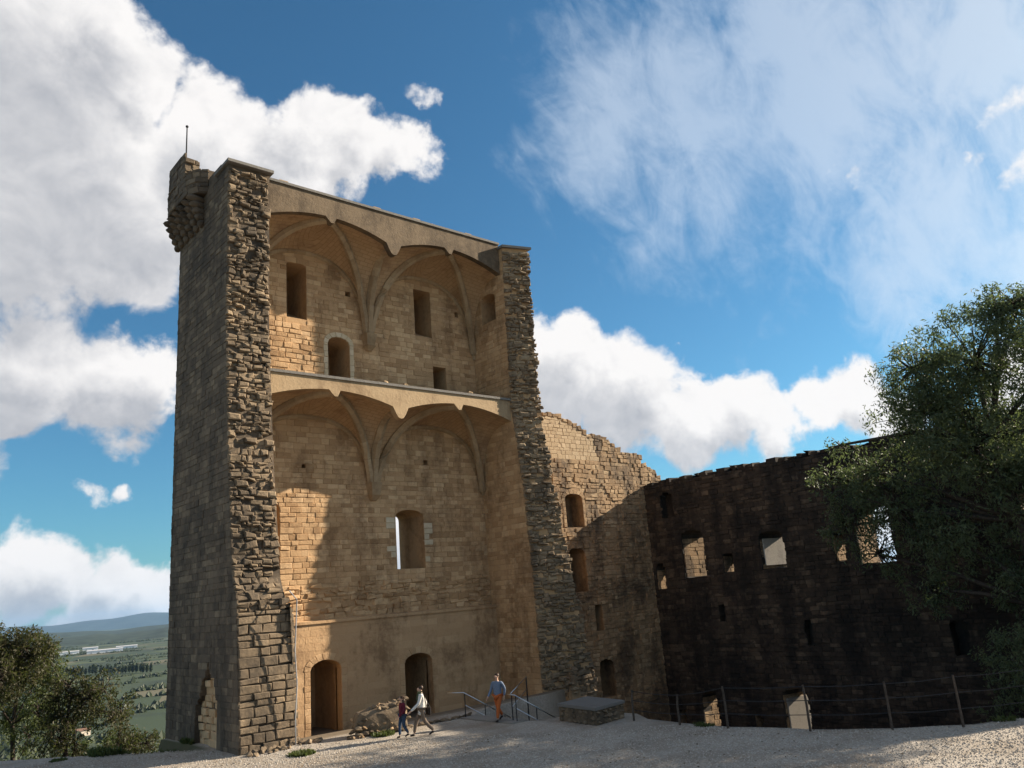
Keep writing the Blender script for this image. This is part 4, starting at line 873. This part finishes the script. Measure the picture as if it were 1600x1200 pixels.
def person(loc, heading, H, stride, top, bottom, shoe, label, coat_len=0.0, look=-0.1, arm=0.12, scarf=None, fem=False, hairlong=False):
    """local axes: +y forward, +x the person's right; heights for a 1.75 m figure, scaled to H"""
    root = empty('person', loc, heading); tag(root, label, 'person'); k = H / 1.75; root.scale = (k, k, k)
    sw = 0.185 if fem else 0.205; hip = 0.095
    j = {'pelvis': ((0, 0, .95), .115), 'waist': ((0, .005, 1.1), .11), 'chest': ((0, .01, 1.28), (.135, .11)), 'neckb': ((0, 0, 1.44), .07), 'neck': ((0, .015, 1.51), .052), 'head': ((0, .03, 1.60), (.088, .10)), 'crown': ((0, .025, 1.68), (.085, .10)),
         'nose': ((0, .135, 1.595), .016)}
    e = [('pelvis', 'waist'), ('waist', 'chest'), ('chest', 'neckb'), ('neckb', 'neck'), ('neck', 'head'), ('head', 'crown'), ('head', 'nose')]
    P = {}
    for s, n in ((-1, 'l'), (1, 'r')):
        f = stride * s
        lean = -0.12 * max(0, -f)
        P['hip' + n] = (hip * s, 0, .90); P['knee' + n] = (hip * s * .95, f * .5 + 0.05, .49 + abs(f) * .03); P['ank' + n] = (hip * s * .85, f - (0.10 if f < 0 else 0), .085 + (0.07 if f < 0 else 0)); P['toe' + n] = (hip * s * .95, f + .15 - (0.08 if f < 0 else 0), .035)
        P['sh' + n] = (sw * s, 0, 1.40); P['el' + n] = ((sw + .05) * s, -f * .45 - .03, 1.13); P['wr' + n] = ((sw + .04) * s, -f * .9 + arm, .90)
        j['hip' + n] = (P['hip' + n], .085); j['knee' + n] = (P['knee' + n], .058); j['ank' + n] = (P['ank' + n], .04)
        j['sh' + n] = (P['sh' + n], .055); j['el' + n] = (P['el' + n], .042); j['wr' + n] = (P['wr' + n], .028)
        w0 = Vector(P['wr' + n]); dd = (w0 - Vector(P['el' + n])).normalized(); palm = w0 + dd * .07; j['palm' + n] = (tuple(palm), (.024, .034))
        e += [('pelvis', 'hip' + n), ('hip' + n, 'knee' + n), ('knee' + n, 'ank' + n), ('chest', 'sh' + n), ('sh' + n, 'el' + n), ('el' + n, 'wr' + n), ('wr' + n, 'palm' + n)]
        for q, (oy, ln) in enumerate(((-.027, .065), (-.009, .078), (.009, .075), (.026, .06))):
            b0 = palm + dd * .03 + Vector((0, oy, 0)); b1 = b0 + dd * ln * .55; b2 = b1 + dd * ln * .4 + Vector((-.018 * s, 0.004, 0))
            j[f'f{n}{q}a'] = (tuple(b0), .009); j[f'f{n}{q}b'] = (tuple(b1), .0085); j[f'f{n}{q}c'] = (tuple(b2), .007)
            e += [('palm' + n, f'f{n}{q}a'), (f'f{n}{q}a', f'f{n}{q}b'), (f'f{n}{q}b', f'f{n}{q}c')]
        t0 = w0 + dd * .035 + Vector((-.008 * s, .035, 0)); t1 = t0 + dd * .04 + Vector((-.008 * s, .018, 0)); j[f't{n}a'] = (tuple(t0), .011); j[f't{n}b'] = (tuple(t1), .0085)
        e += [('wr' + n, f't{n}a'), (f't{n}a', f't{n}b')]
    skin_mesh('body', j, e, SKIN, root)
    # trousers
    t = {'p': ((0, 0, .97), (.155, .13))}; te = []
    for s, n in ((-1, 'l'), (1, 'r')):
        t['h' + n] = (P['hip' + n], .104); t['k' + n] = (P['knee' + n], .076); a = Vector(P['ank' + n]); t['a' + n] = ((a.x, a.y, a.z + .02), .06)
        te += [('p', 'h' + n), ('h' + n, 'k' + n), ('k' + n, 'a' + n)]
    skin_mesh('trousers', t, te, bottom, root)
    # coat or sweater with sleeves
    c = {'b': ((0, 0, .90 - coat_len), (.195, .165)), 'w': ((0, .005, 1.1), (.168, .142)), 'c': ((0, .01, 1.28), (.18, .145)), 'n': ((0, .005, 1.43), (.085, .085)), 'col': ((0, .012, 1.475), (.066, .066))}; ce = [('b', 'w'), ('w', 'c'), ('c', 'n'), ('n', 'col')]
    for s, n in ((-1, 'l'), (1, 'r')):
        c['s' + n] = (P['sh' + n], .072); c['e' + n] = (P['el' + n], .06); wv_ = Vector(P['wr' + n]); c['w' + n] = (tuple(wv_), .045); ce += [('c', 's' + n), ('s' + n, 'e' + n), ('e' + n, 'w' + n)]
    skin_mesh('jacket', c, ce, top, root)
    if scarf: skin_mesh('scarf', {'a': ((0, .0, 1.44), (.1, .1)), 'b': ((0, .02, 1.52), (.085, .085)), 'c': ((0.02, .12, 1.36), .05), 'd': ((.03, .15, 1.2), .04)}, [('a', 'b'), ('a', 'c'), ('c', 'd')], scarf, root)
    hh = {'a': ((0, -.02, 1.57), (.10, .085)), 'b': ((0, -.015, 1.66), (.108, .105)), 'c': ((0, .02, 1.73), (.085, .085))}; he = [('a', 'b'), ('b', 'c')]
    if hairlong: hh['d'] = ((0, -.06, 1.5), (.07, .05)); he.append(('a', 'd'))
    skin_mesh('hair', hh, he, HAIR, root)
    for s, n in ((-1, 'l'), (1, 'r')):
        a, b = Vector(P['ank' + n]), Vector(P['toe' + n])
        skin_mesh('shoe', {'a': ((a.x, a.y - .03, a.z - .035), .045), 'b': ((a.x, a.y + .05, a.z - .04), .042), 'c': ((b.x, b.y, max(.035, b.z)), (.042, .03))}, [('a', 'b'), ('b', 'c')], shoe, root)
        me = bpy.data.meshes.new('eye'); bm = bmesh.new(); bmesh.ops.create_icosphere(bm, subdivisions=1, radius=.012, matrix=Matrix.Translation((.03 * s, .108, 1.625))); bm.to_mesh(me); bm.free(); obj('eye', me, HAIR, root, keep=False)
        bm = bmesh.new(); bmesh.ops.create_icosphere(bm, subdivisions=2, radius=.026, matrix=Matrix.Translation((.083 * s, .02, 1.605)) @ Matrix.Diagonal((.4, .8, 1.2, 1))); me = bpy.data.meshes.new('ear'); bm.to_mesh(me); bm.free(); obj('ear', me, SKIN, root, keep=False)
    bm = bmesh.new(); box(bm, (-.022, .112, 1.548), (.022, .122, 1.556)); obj('mouth', bm_mesh('mouth', bm), plain('lips', (.3, .1, .09)), root, keep=False)
    return root
LEFT = math.atan2(0.66, -0.75) - math.pi / 2            # facing along the terrace towards the broken pier
SHOE = plain('dark_leather', (0.025, 0.018, 0.015), 0.5)
person((17.1, 25.55, gz(17.1, 25.55)), LEFT + 0.15, 1.70, 0.30, cloth('white_wool', (0.62, 0.60, 0.56)), cloth('taupe_trousers', (0.16, 0.12, 0.09)), SHOE, 'adult in a white coat and green scarf striding across the gravel', 0.22, scarf=cloth('green_scarf', (0.06, 0.085, 0.05)), fem=True)
person((16.55, 25.95, gz(16.55, 25.95)), LEFT + 0.55, 1.40, 0.12, cloth('maroon_knit', (0.10, 0.012, 0.025)), cloth('blue_denim', (0.03, 0.055, 0.10)), SHOE, 'child in a maroon jacket and blue jeans walking beside the white coat', 0.08, fem=True, hairlong=True, arm=0.16)
person((20.35, 25.2, gz(20.35, 25.2) + 0.03), LEFT + 1.0, 1.72, -0.22, cloth('slate_knit', (0.14, 0.18, 0.25)), cloth('orange_cotton', (0.42, 0.11, 0.03)), SHOE, 'man in a grey blue sweater and orange trousers at the stair head', 0.06)
bag = empty('shoulder_bag', (17.35, 25.42, 0.75)); tag(bag, 'small black shoulder bag hanging behind the white coat', 'bag')
def bagf(bm):
    box(bm, (17.27, 25.3, 0.66), (17.37, 25.56, 0.94)); bmesh.ops.bevel(bm, geom=bm.edges[:], offset=0.03, segments=2, affect='EDGES')
simple('pouch', bagf, SHOE, bag); simple('strap', lambda bm: tube(bm, [(17.32, 25.33, .92), (17.2, 25.42, 1.25), (17.14, 25.5, 1.43), (17.25, 25.52, 1.2), (17.32, 25.53, .92)], 0.012, 5), SHOE, bag)

# ------------------------------------------------------------------ trees and plants
def leaves_mesh(name, C, r, spread, per, size, droop=0.3, asp=0.3):
    """clumps at C (n,3): 'per' narrow leaves in each"""
    n = len(C) * per; base = np.repeat(C, per, 0); u = r.normal(0, 1, (n, 3)); u /= np.linalg.norm(u, axis=1)[:, None]
    P = base + u * (r.random((n, 1)) ** 0.5) * np.repeat(spread, per)[:, None]
    d = r.normal(0, 1, (n, 3)); d[:, 2] -= droop * 2; d /= np.linalg.norm(d, axis=1)[:, None]
    s = np.cross(d, r.normal(0, 1, (n, 3))); s /= np.linalg.norm(s, axis=1)[:, None]
    L = size * r.uniform(.6, 1.3, (n, 1)); W = L * asp
    V = np.stack([P, P + d * L * .5 + s * W * .5, P + d * L, P + d * L * .5 - s * W * .5], 1).reshape(-1, 3)
    F = np.arange(n * 4).reshape(-1, 4); cl = np.repeat(r.random(len(C)), per)
    return mesh_np(name, V, F, np.repeat(np.clip(cl * .55 + r.random(n) * .45, 0, 1), 4))
def tree(name, label, cat, base, trunk, lobes, n_clump, per, size, spread, leaf, group=None, seed=1, limb_r=0.09, trunk_r=0.25, shell=0.35, droop=.3, asp=.3):
    r = np.random.default_rng(seed); root = empty(name, base); tag(root, label, cat, group)
    C = []; wts = np.array([a[0] * a[1] * a[2] for _, a in lobes]); wts = wts / wts.sum(); limbs = []
    for (c, a), wt in zip(lobes, wts):
        m = max(4, int(n_clump * wt)); u = r.normal(0, 1, (m, 3)); u /= np.linalg.norm(u, axis=1)[:, None]
        rad = (shell + (1 - shell) * r.random((m, 1))) ** 0.6
        p = np.array(c) + u * rad * np.array(a); C.append(p); limbs.append((np.array(c), p))
    C = np.concatenate(C)
    tr = [Vector(p) for p in trunk]
    def wood(bm):
        tube(bm, tr, [trunk_r * (1 - .55 * i / max(1, len(tr) - 1)) for i in range(len(tr))], 9)
        for c, p in limbs:
            c = Vector(c); k = min(range(len(tr)), key=lambda i: (tr[i] - c).length + (0 if tr[i].z < c.z else 4)); s = tr[k]
            mid = s.lerp(c, .5) + Vector((random.uniform(-.3, .3), random.uniform(-.3, .3), random.uniform(.0, .4)))
            tube(bm, [s, mid, c], [limb_r, limb_r * .75, limb_r * .5], 6)
            sub = p if len(p) < 40 else p[r.choice(len(p), 40, replace=False)]
            for q in sub:
                q = Vector(q); m2 = c.lerp(q, .5) + Vector((random.uniform(-.15, .15), random.uniform(-.15, .15), random.uniform(-.05, .2)))
                tube(bm, [c.lerp(q, .04), m2, q], [limb_r * .38, limb_r * .24, limb_r * .1], 4)
    simple('trunk', wood, BARK, root, smooth=True)
    obj('crown', leaves_mesh('crown', C, r, r.uniform(.5, 1.0, len(C)) * spread, per, size, droop, asp), leaf, root)
    return root
TS = 1.16
def far_pt(p): return (p[0] * TS, p[1] * TS, 4.6 + (p[2] - 4.6) * TS)
LOBES = [((31.0, 9.9, 11.4), (2.0, 2.4, 2.2)), ((31.2, 12.0, 10.0), (1.9, 2.2, 1.5)), ((31.5, 7.4, 11.0), (2.2, 2.0, 2.4)), ((31.0, 10.6, 8.4), (2.4, 3.0, 1.8)), ((30.6, 13.9, 8.0), (1.2, 1.4, 1.0)), ((30.6, 15.2, 9.3), (.55, .75, .6)), ((30.7, 13.6, 6.6), (1.2, 1.9, 1.5)),
         ((30.8, 12.0, 5.4), (1.3, 1.8, 1.6)), ((32.0, 7.0, 7.5), (2.2, 2.2, 2.2)), ((31.2, 14.9, 7.9), (.8, .9, .9)), ((31, 8.8, 13.0), (1.1, 1.3, .9)), ((32.0, 5.2, 9.0), (2.0, 1.8, 2.5)), ((31.0, 15.3, 6.6), (.8, 1.2, 1.2)), ((30.8, 14.6, 5.0), (.8, 1.0, .9)),
         ((31.2, 8.6, 6.2), (1.8, 2.2, 1.8)), ((31.0, 11.0, 10.2), (1.8, 2.0, 1.6)), ((31.0, 12.0, 11.6), (1.4, 1.7, 1.3)), ((31.2, 8.2, 13.0), (1.3, 1.5, 1.0)), ((31.8, 7.6, 3.6), (1.8, 2.2, 1.8)), ((32.0, 6.6, 0.8), (1.8, 2.0, 2.0)), ((31.6, 9.6, 3.6), (1.5, 1.8, 1.5)),
         ((30.8, 16.0, 8.2), (.8, 1.0, .8)), ((31.0, 15.8, 6.2), (.8, .9, 1.2)), ((31.2, 8.8, 1.6), (1.5, 1.8, 1.6)), ((31.0, 13.0, 3.6), (1.0, 1.3, 1.0))]
tree('almond_tree', 'large leafy tree standing before the dark wall and rising above it', 'tree', (36.5, 10.7, -4.6), [(36.5, 10.7, -4.8), (36.4, 10.8, -1), (36.3, 11.1, 2.5), (36.3, 11.3, 5.8), (36.2, 11.6, 9.2)],
     [(far_pt(c), tuple(q * TS for q in a)) for c, a in LOBES], 3000, 42, 0.19, 0.56, LEAF_R, seed=5, limb_r=0.11, trunk_r=0.36, droop=.35, shell=.12)
tree('young_tree', 'small dark shrubby tree low against the foot of the dark wall', 'tree', (32.5, 9.5, -4.6), [(33.5, 11.0, -4.7), (33.5, 11.0, -2), (33.4, 11.1, 0)], [((33.4, 11, 0.6), (1.5, 1.8, 1.6)), ((33.0, 9.2, -0.6), (1.5, 1.6, 1.8)), ((33.2, 12.2, -1.4), (1.0, 1.1, 1.2)), ((32.6, 8.2, 2.2), (1.2, 1.3, 1.3))],
     330, 40, 0.15, 0.42, LEAF_R, seed=9, limb_r=.05, trunk_r=.12)
def slope_tree(x, y, h, wx, label, seed, leaf, n=230, dens=34, size=.17, thin=1.0):
    z = gz(x, y); T = [(x, y, z - .2), (x + .1, y, z + h * .25), (x - .05, y + .1, z + h * .5), (x + .1, y, z + h * .78)]
    r = random.Random(seed); L = []
    for k in range(8):
        a = r.uniform(0, 6.28); q = r.uniform(.25, .75); L.append(((x + wx * q * math.cos(a), y + wx * q * math.sin(a), z + h * r.uniform(.42, .86)), (wx * r.uniform(.32, .5), wx * r.uniform(.32, .5), h * r.uniform(.12, .2))))
    L.append(((x, y, z + h * .86), (wx * .4, wx * .4, h * .13)))
    return tree('slope_tree', label, 'tree', (x, y, z), T, L, n, dens, size, .42, leaf, 'trees on the slope below the terrace', seed, .06, .15, asp=.4)
slope_tree(6.6, 46.5, 7.6, 2.7, 'tallest brown green tree on the slope left of the keep', 21, LEAF_L, 560)
slope_tree(8.9, 51.0, 8.4, 2.3, 'fresh green tree on the slope between two browner trees', 22, LEAF_G, 300)
slope_tree(10.6, 47.5, 6.6, 2.2, 'twiggy olive brown tree on the slope with a forked dark trunk', 23, LEAF_L, 240, 26)
slope_tree(13.2, 48.0, 6.4, 2.0, 'sparse bushy tree on the slope close beside the keep', 24, LEAF_L, 230, 24)
slope_tree(14.5, 55.0, 6.5, 2.4, 'green rounded tree lower on the slope behind the sparse bushy one', 25, LEAF_G, 260)
slope_tree(3.2, 48.0, 7.6, 2.6, 'brown green tree at the outer end of the slope row', 26, LEAF_L, 320)
def weed(name, label, x, y, rad, n, h, seed, leaf=LEAF_G, group=None, zz=None):
    r = np.random.default_rng(seed); a = r.uniform(0, 6.28, n); q = rad * np.sqrt(r.random(n)); X = x + q * np.cos(a); Y = y + q * np.sin(a); Z = (height(X, Y) if zz is None else np.full(n, zz))
    L = h * r.uniform(.4, 1.1, n); d = np.stack([r.normal(0, .45, n), r.normal(0, .45, n), np.ones(n)], -1); d /= np.linalg.norm(d, axis=1)[:, None]; s = np.cross(d, r.normal(0, 1, (n, 3))); s /= np.linalg.norm(s, axis=1)[:, None]; s *= (.012 + .02 * r.random((n, 1)))
    P = np.stack([X, Y, Z - .01], -1); m = P + d * L[:, None] * .5; e_ = P + d * L[:, None]; e_[:, 2] -= L * .12
    V = np.stack([P - s * .5, P + s * .5, m + s, m - s, m + s, m - s, e_, e_], 1)[:, [0, 1, 2, 3, 6]].reshape(-1, 3)
    i = np.arange(n)[:, None] * 5; F = [np.concatenate([i + np.array([[0, 1, 2, 3]])]), np.concatenate([i + np.array([[3, 2, 4]])])]
    o = obj(name, mesh_np(name, V, F, np.repeat(r.random(n), 5)), leaf); tag(o, label, 'plant', group); return o
weed('weed_clump', 'low green weed clump on the gravel before the broken pier', 13.05, 26.7, .42, 500, .2, 31)
weed('weed_clump', 'green tuft growing at the foot of the masonry stub', 16.5, 27.2, .4, 420, .22, 32)
weed('grass_tuft', 'grass growing along the foot of the keep outer wall beside the gash', 11.2, 33.6, .75, 900, .3, 33)
weed('grass_tuft', 'tall grass tuft on the terrace rim left of the keep', 9.2, 34.7, .7, 900, .42, 34)
weed('grass_tuft', 'small flat tuft on the bare gravel near the rim', 7.6, 35.0, .3, 260, .12, 35)
weed('grass_tuft', 'straggly tuft below the cable fence near its bend', 26.6, 9.9, .35, 260, .2, 36)
weed('weed_clump', 'dry weeds sprouting from the broken top of the sunlit wall', 36.0, 34.8, .45, 160, .5, 37, LEAF_L, zz=14.0)
weed('grass_tuft', 'grass tuft between post and slab at the terrace rim', 22.6, 17.4, .35, 260, .16, 38)

# ------------------------------------------------------------------ the plain, its rows of poplars, sheds and hills
def ridge(name, dist, a0, a1, hts, base, mat, depth, n=140, seed=1):
    r = np.random.default_rng(seed); V = []; rows = 7
    for j in range(rows):
        t_ = j / (rows - 1); prof = math.sin(math.pi * min(1, t_ * 1.0)) ** 0.8 if j not in (0, rows - 1) else 0
        for i in range(n + 1):
            s = i / n; a = math.radians(a0 + (a1 - a0) * s); d = dist + depth * t_
            hgt = np.interp(s, np.linspace(0, 1, len(hts)), hts); k = 1 + .10 * math.sin(s * 37 + seed) + .06 * math.sin(s * 91 + j)
            V.append((d * math.cos(a), d * math.sin(a), base + hgt * prof * k))
    ix = np.arange(rows * (n + 1)).reshape(rows, n + 1); F = np.stack([ix[:-1, :-1], ix[:-1, 1:], ix[1:, 1:], ix[1:, :-1]], -1).reshape(-1, 4)
    o = obj(name, mesh_np(name, V, F, smooth=True), mat); o['kind'] = 'structure'; return o
WOOD = plain('distant_woodland', (0.030, 0.042, 0.026), 0.95, 0, 0.5, .012)
FAR = plain('distant_hillside', (0.035, 0.05, 0.05), 0.95, 0, 0.3, .002)
PZ = -124
ridge('wooded_hill', 5600, 62, 92, [12, 36, 58, 50, 62, 44, 20], PZ + 24, WOOD, 1500, seed=2)
ridge('wooded_hill', 8800, 55, 95, [50, 70, 90, 64, 92, 76, 50], PZ + 20, WOOD, 2500, seed=5)
ridge('mountain_range', 24000, 50, 100, [260, 400, 450, 420, 340, 270, 210, 170, 150], PZ, FAR, 6000, seed=3)
WHITE = plain('white_cladding', (0.74, 0.75, 0.76), 0.6, 0, .05); ROOF = plain('grey_roofing', (0.42, 0.42, 0.43), 0.7); TILE = plain('clay_tile', (0.17, 0.10, 0.07), 0.8)
def plain_z(x, y): return gz(x, y)
SH = [(79.6, 3300, 150, 'long white warehouse on the plain, largest of the group'), (80.9, 3450, 70, 'white warehouse at the outer end of the plain group'), (77.7, 3700, 90, 'white warehouse standing behind the largest one'), (75.6, 3500, 120, 'pale warehouse with a wide grey roof nearer the keep'),
      (76.4, 4100, 60, 'small white block behind the wide grey roofed warehouse'), (82.4, 3000, 100, 'low white hall beyond the tallest slope tree'), (74.4, 3900, 80, 'white hall partly hidden by the keep corner')]
for a, d, L, lab in SH:
    x, y = d * math.cos(math.radians(a)), d * math.sin(math.radians(a)); z = gz(x, y); b = empty('warehouse', (x, y, z), math.radians(a - 90)); tag(b, lab, 'warehouse', 'warehouses on the plain')
    def W(bm): box(bm, (-L / 2, -20, -3), (L / 2, 20, 10))
    def Rf(bm): prism(bm, [(-21, 10), (21, 10), (0, 13)], 0, -L / 2 - 1, L / 2 + 1)
    for nm, fn, mt in (('wall', W, WHITE), ('roof', Rf, ROOF)):
        bm = bmesh.new(); fn(bm); obj(nm, bm_mesh(nm, bm), mt, b, keep=False)
    for q in range(int(L / 25)):
        bm = bmesh.new(); xx = -L / 2 + 12 + q * 25; box(bm, (xx, -20.15, 0), (xx + 6, -20.02, 5)); obj('loading_door', bm_mesh('loading_door', bm), ROOF, b, keep=False)
HS = [(75.4, 620, 'cream house with a clay tile roof on the plain beyond the slope'), (74.6, 470, 'pale low farmhouse beyond the green rounded tree'), (76.6, 900, 'small tiled cottage farther out among the fields')]
for a, d, lab in HS:
    x, y = d * math.cos(math.radians(a)), d * math.sin(math.radians(a)); z = gz(x, y); b = empty('house', (x, y, z), math.radians(a - 70)); tag(b, lab, 'house')
    for nm, fn, mt in (('wall', lambda bm: box(bm, (-6, -4, -1.5), (6, 4, 5)), plain('cream_render', (.6, .52, .42))), ('roof', lambda bm: prism(bm, [(-4.6, 5), (4.6, 5), (0, 7)], 0, -6.5, 6.5), TILE)):
        bm = bmesh.new(); fn(bm); obj(nm, bm_mesh(nm, bm), mt, b, keep=False)
    for xx in (-4, -1, 3):
        bm = bmesh.new(); box(bm, (xx, -4.1, 1.2), (xx + 1, -4.02, 2.6)); obj('window', bm_mesh('window', bm), DARKM, b, keep=False)
def poplar_meshes():
    r = np.random.default_rng(40); n = 420; t_ = r.random(n); a = r.uniform(0, 6.28, n); w_ = 2.2 * np.sin(np.pi * np.clip(t_ * .9 + .08, 0, 1)) ** .7 * r.uniform(.5, 1.1, n)
    C = np.stack([w_ * np.cos(a), w_ * np.sin(a), 2 + 14 * t_], -1); cr = leaves_mesh('crown', C, r, np.full(n, .6), 3, 1.5, -.4, .55)
    bm = bmesh.new(); tube(bm, [(0, 0, -1), (0, 0, 9)], [.35, .15], 6); return cr, bm_mesh('trunk', bm)
pc, pt_ = poplar_meshes(); pc.materials.append(WOODLEAF := leaf_mat('poplar_leaf', (0.02, 0.032, 0.016), (0.05, 0.065, 0.03), .15)); pt_.materials.append(BARK)
for k in range(36):
    a = math.radians(73.0 + 7.0 * k / 35 + random.uniform(-.04, .04)); d = 1900 + 330 * k / 35 + random.uniform(-8, 8); x, y = d * math.cos(a), d * math.sin(a)
    b = empty('poplar', (x, y, gz(x, y)), random.uniform(0, 6)); b.scale = (random.uniform(1.1, 1.5),) * 2 + (random.uniform(.8, 1.25),); tag(b, 'dark poplar in the row across the plain', 'tree', 'poplars in a row on the plain')
    for nm, me in (('crown', pc), ('trunk', pt_)):
        o = bpy.data.objects.new(nm, me); COL.objects.link(o); o.parent = b
# scattered woods and hedges over the plain: one mass
def woods():
    r = np.random.default_rng(50); V = []; F = []; T = []; O = np.array([[1, 0, 0], [0, 1, 0], [-1, 0, 0], [0, -1, 0], [0, 0, 1.1], [.7, .7, .5], [-.7, .7, .5], [-.7, -.7, .5], [.7, -.7, .5]], float)
    Q = np.array([[0, 5, 4], [5, 1, 4], [1, 6, 4], [6, 2, 4], [2, 7, 4], [7, 3, 4], [3, 8, 4], [8, 0, 4], [0, 1, 5], [1, 2, 6], [2, 3, 7], [3, 0, 8]]); k = 0
    for c in range(170):
        a0 = math.radians(r.uniform(70, 90)); d0 = 260 * (5600 / 260) ** r.random(); ln = r.uniform(30, 190) * (d0 / 1500) ** .5; th = r.uniform(-.35, .35) + a0 - math.pi / 2; m = int(14 + ln / 7)
        for _ in range(m):
            s = r.uniform(-.5, .5) * ln; x = d0 * math.cos(a0) + s * math.cos(th) + r.normal(0, 5); y = d0 * math.sin(a0) + s * math.sin(th) + r.normal(0, 5)
            sz = r.uniform(2.5, 5.5) * (1.0 if d0 > 700 else .6); V.append(O * np.array([sz, sz, sz * r.uniform(.9, 1.7)]) * r.uniform(.8, 1.2, (9, 1)) + np.array([x, y, gz(x, y) - .5])); F.append(Q + 9 * k); T.append(np.full(9, r.random())); k += 1
    o = obj('woodland', mesh_np('woodland', np.concatenate(V), np.concatenate(F), np.concatenate(T)), WOODLEAF); tag(o, 'hedges and copses scattered across the distant plain', 'woodland', kind='stuff')
woods()
# air
def haze():
    m = bpy.data.materials.new('haze_air'); m.use_nodes = True; t = NT(m.node_tree); t.n.clear(); out = t.new('ShaderNodeOutputMaterial'); v = t.new('ShaderNodeVolumePrincipled')
    v.inputs['Color'].default_value = (0.34, 0.62, 1.0, 1); v.inputs['Density'].default_value = HAZE; v.inputs['Anisotropy'].default_value = 0.2; t.l.new(v.outputs[0], out.inputs['Volume'])
    o = simple('haze', lambda bm: box(bm, (-43000, -43000, -200), (43000, 43000, 620)), m); tag(o, 'pale blue haze in the air over the plain', 'haze', kind='stuff')
HAZE = 0.000016
if HAZE: haze()
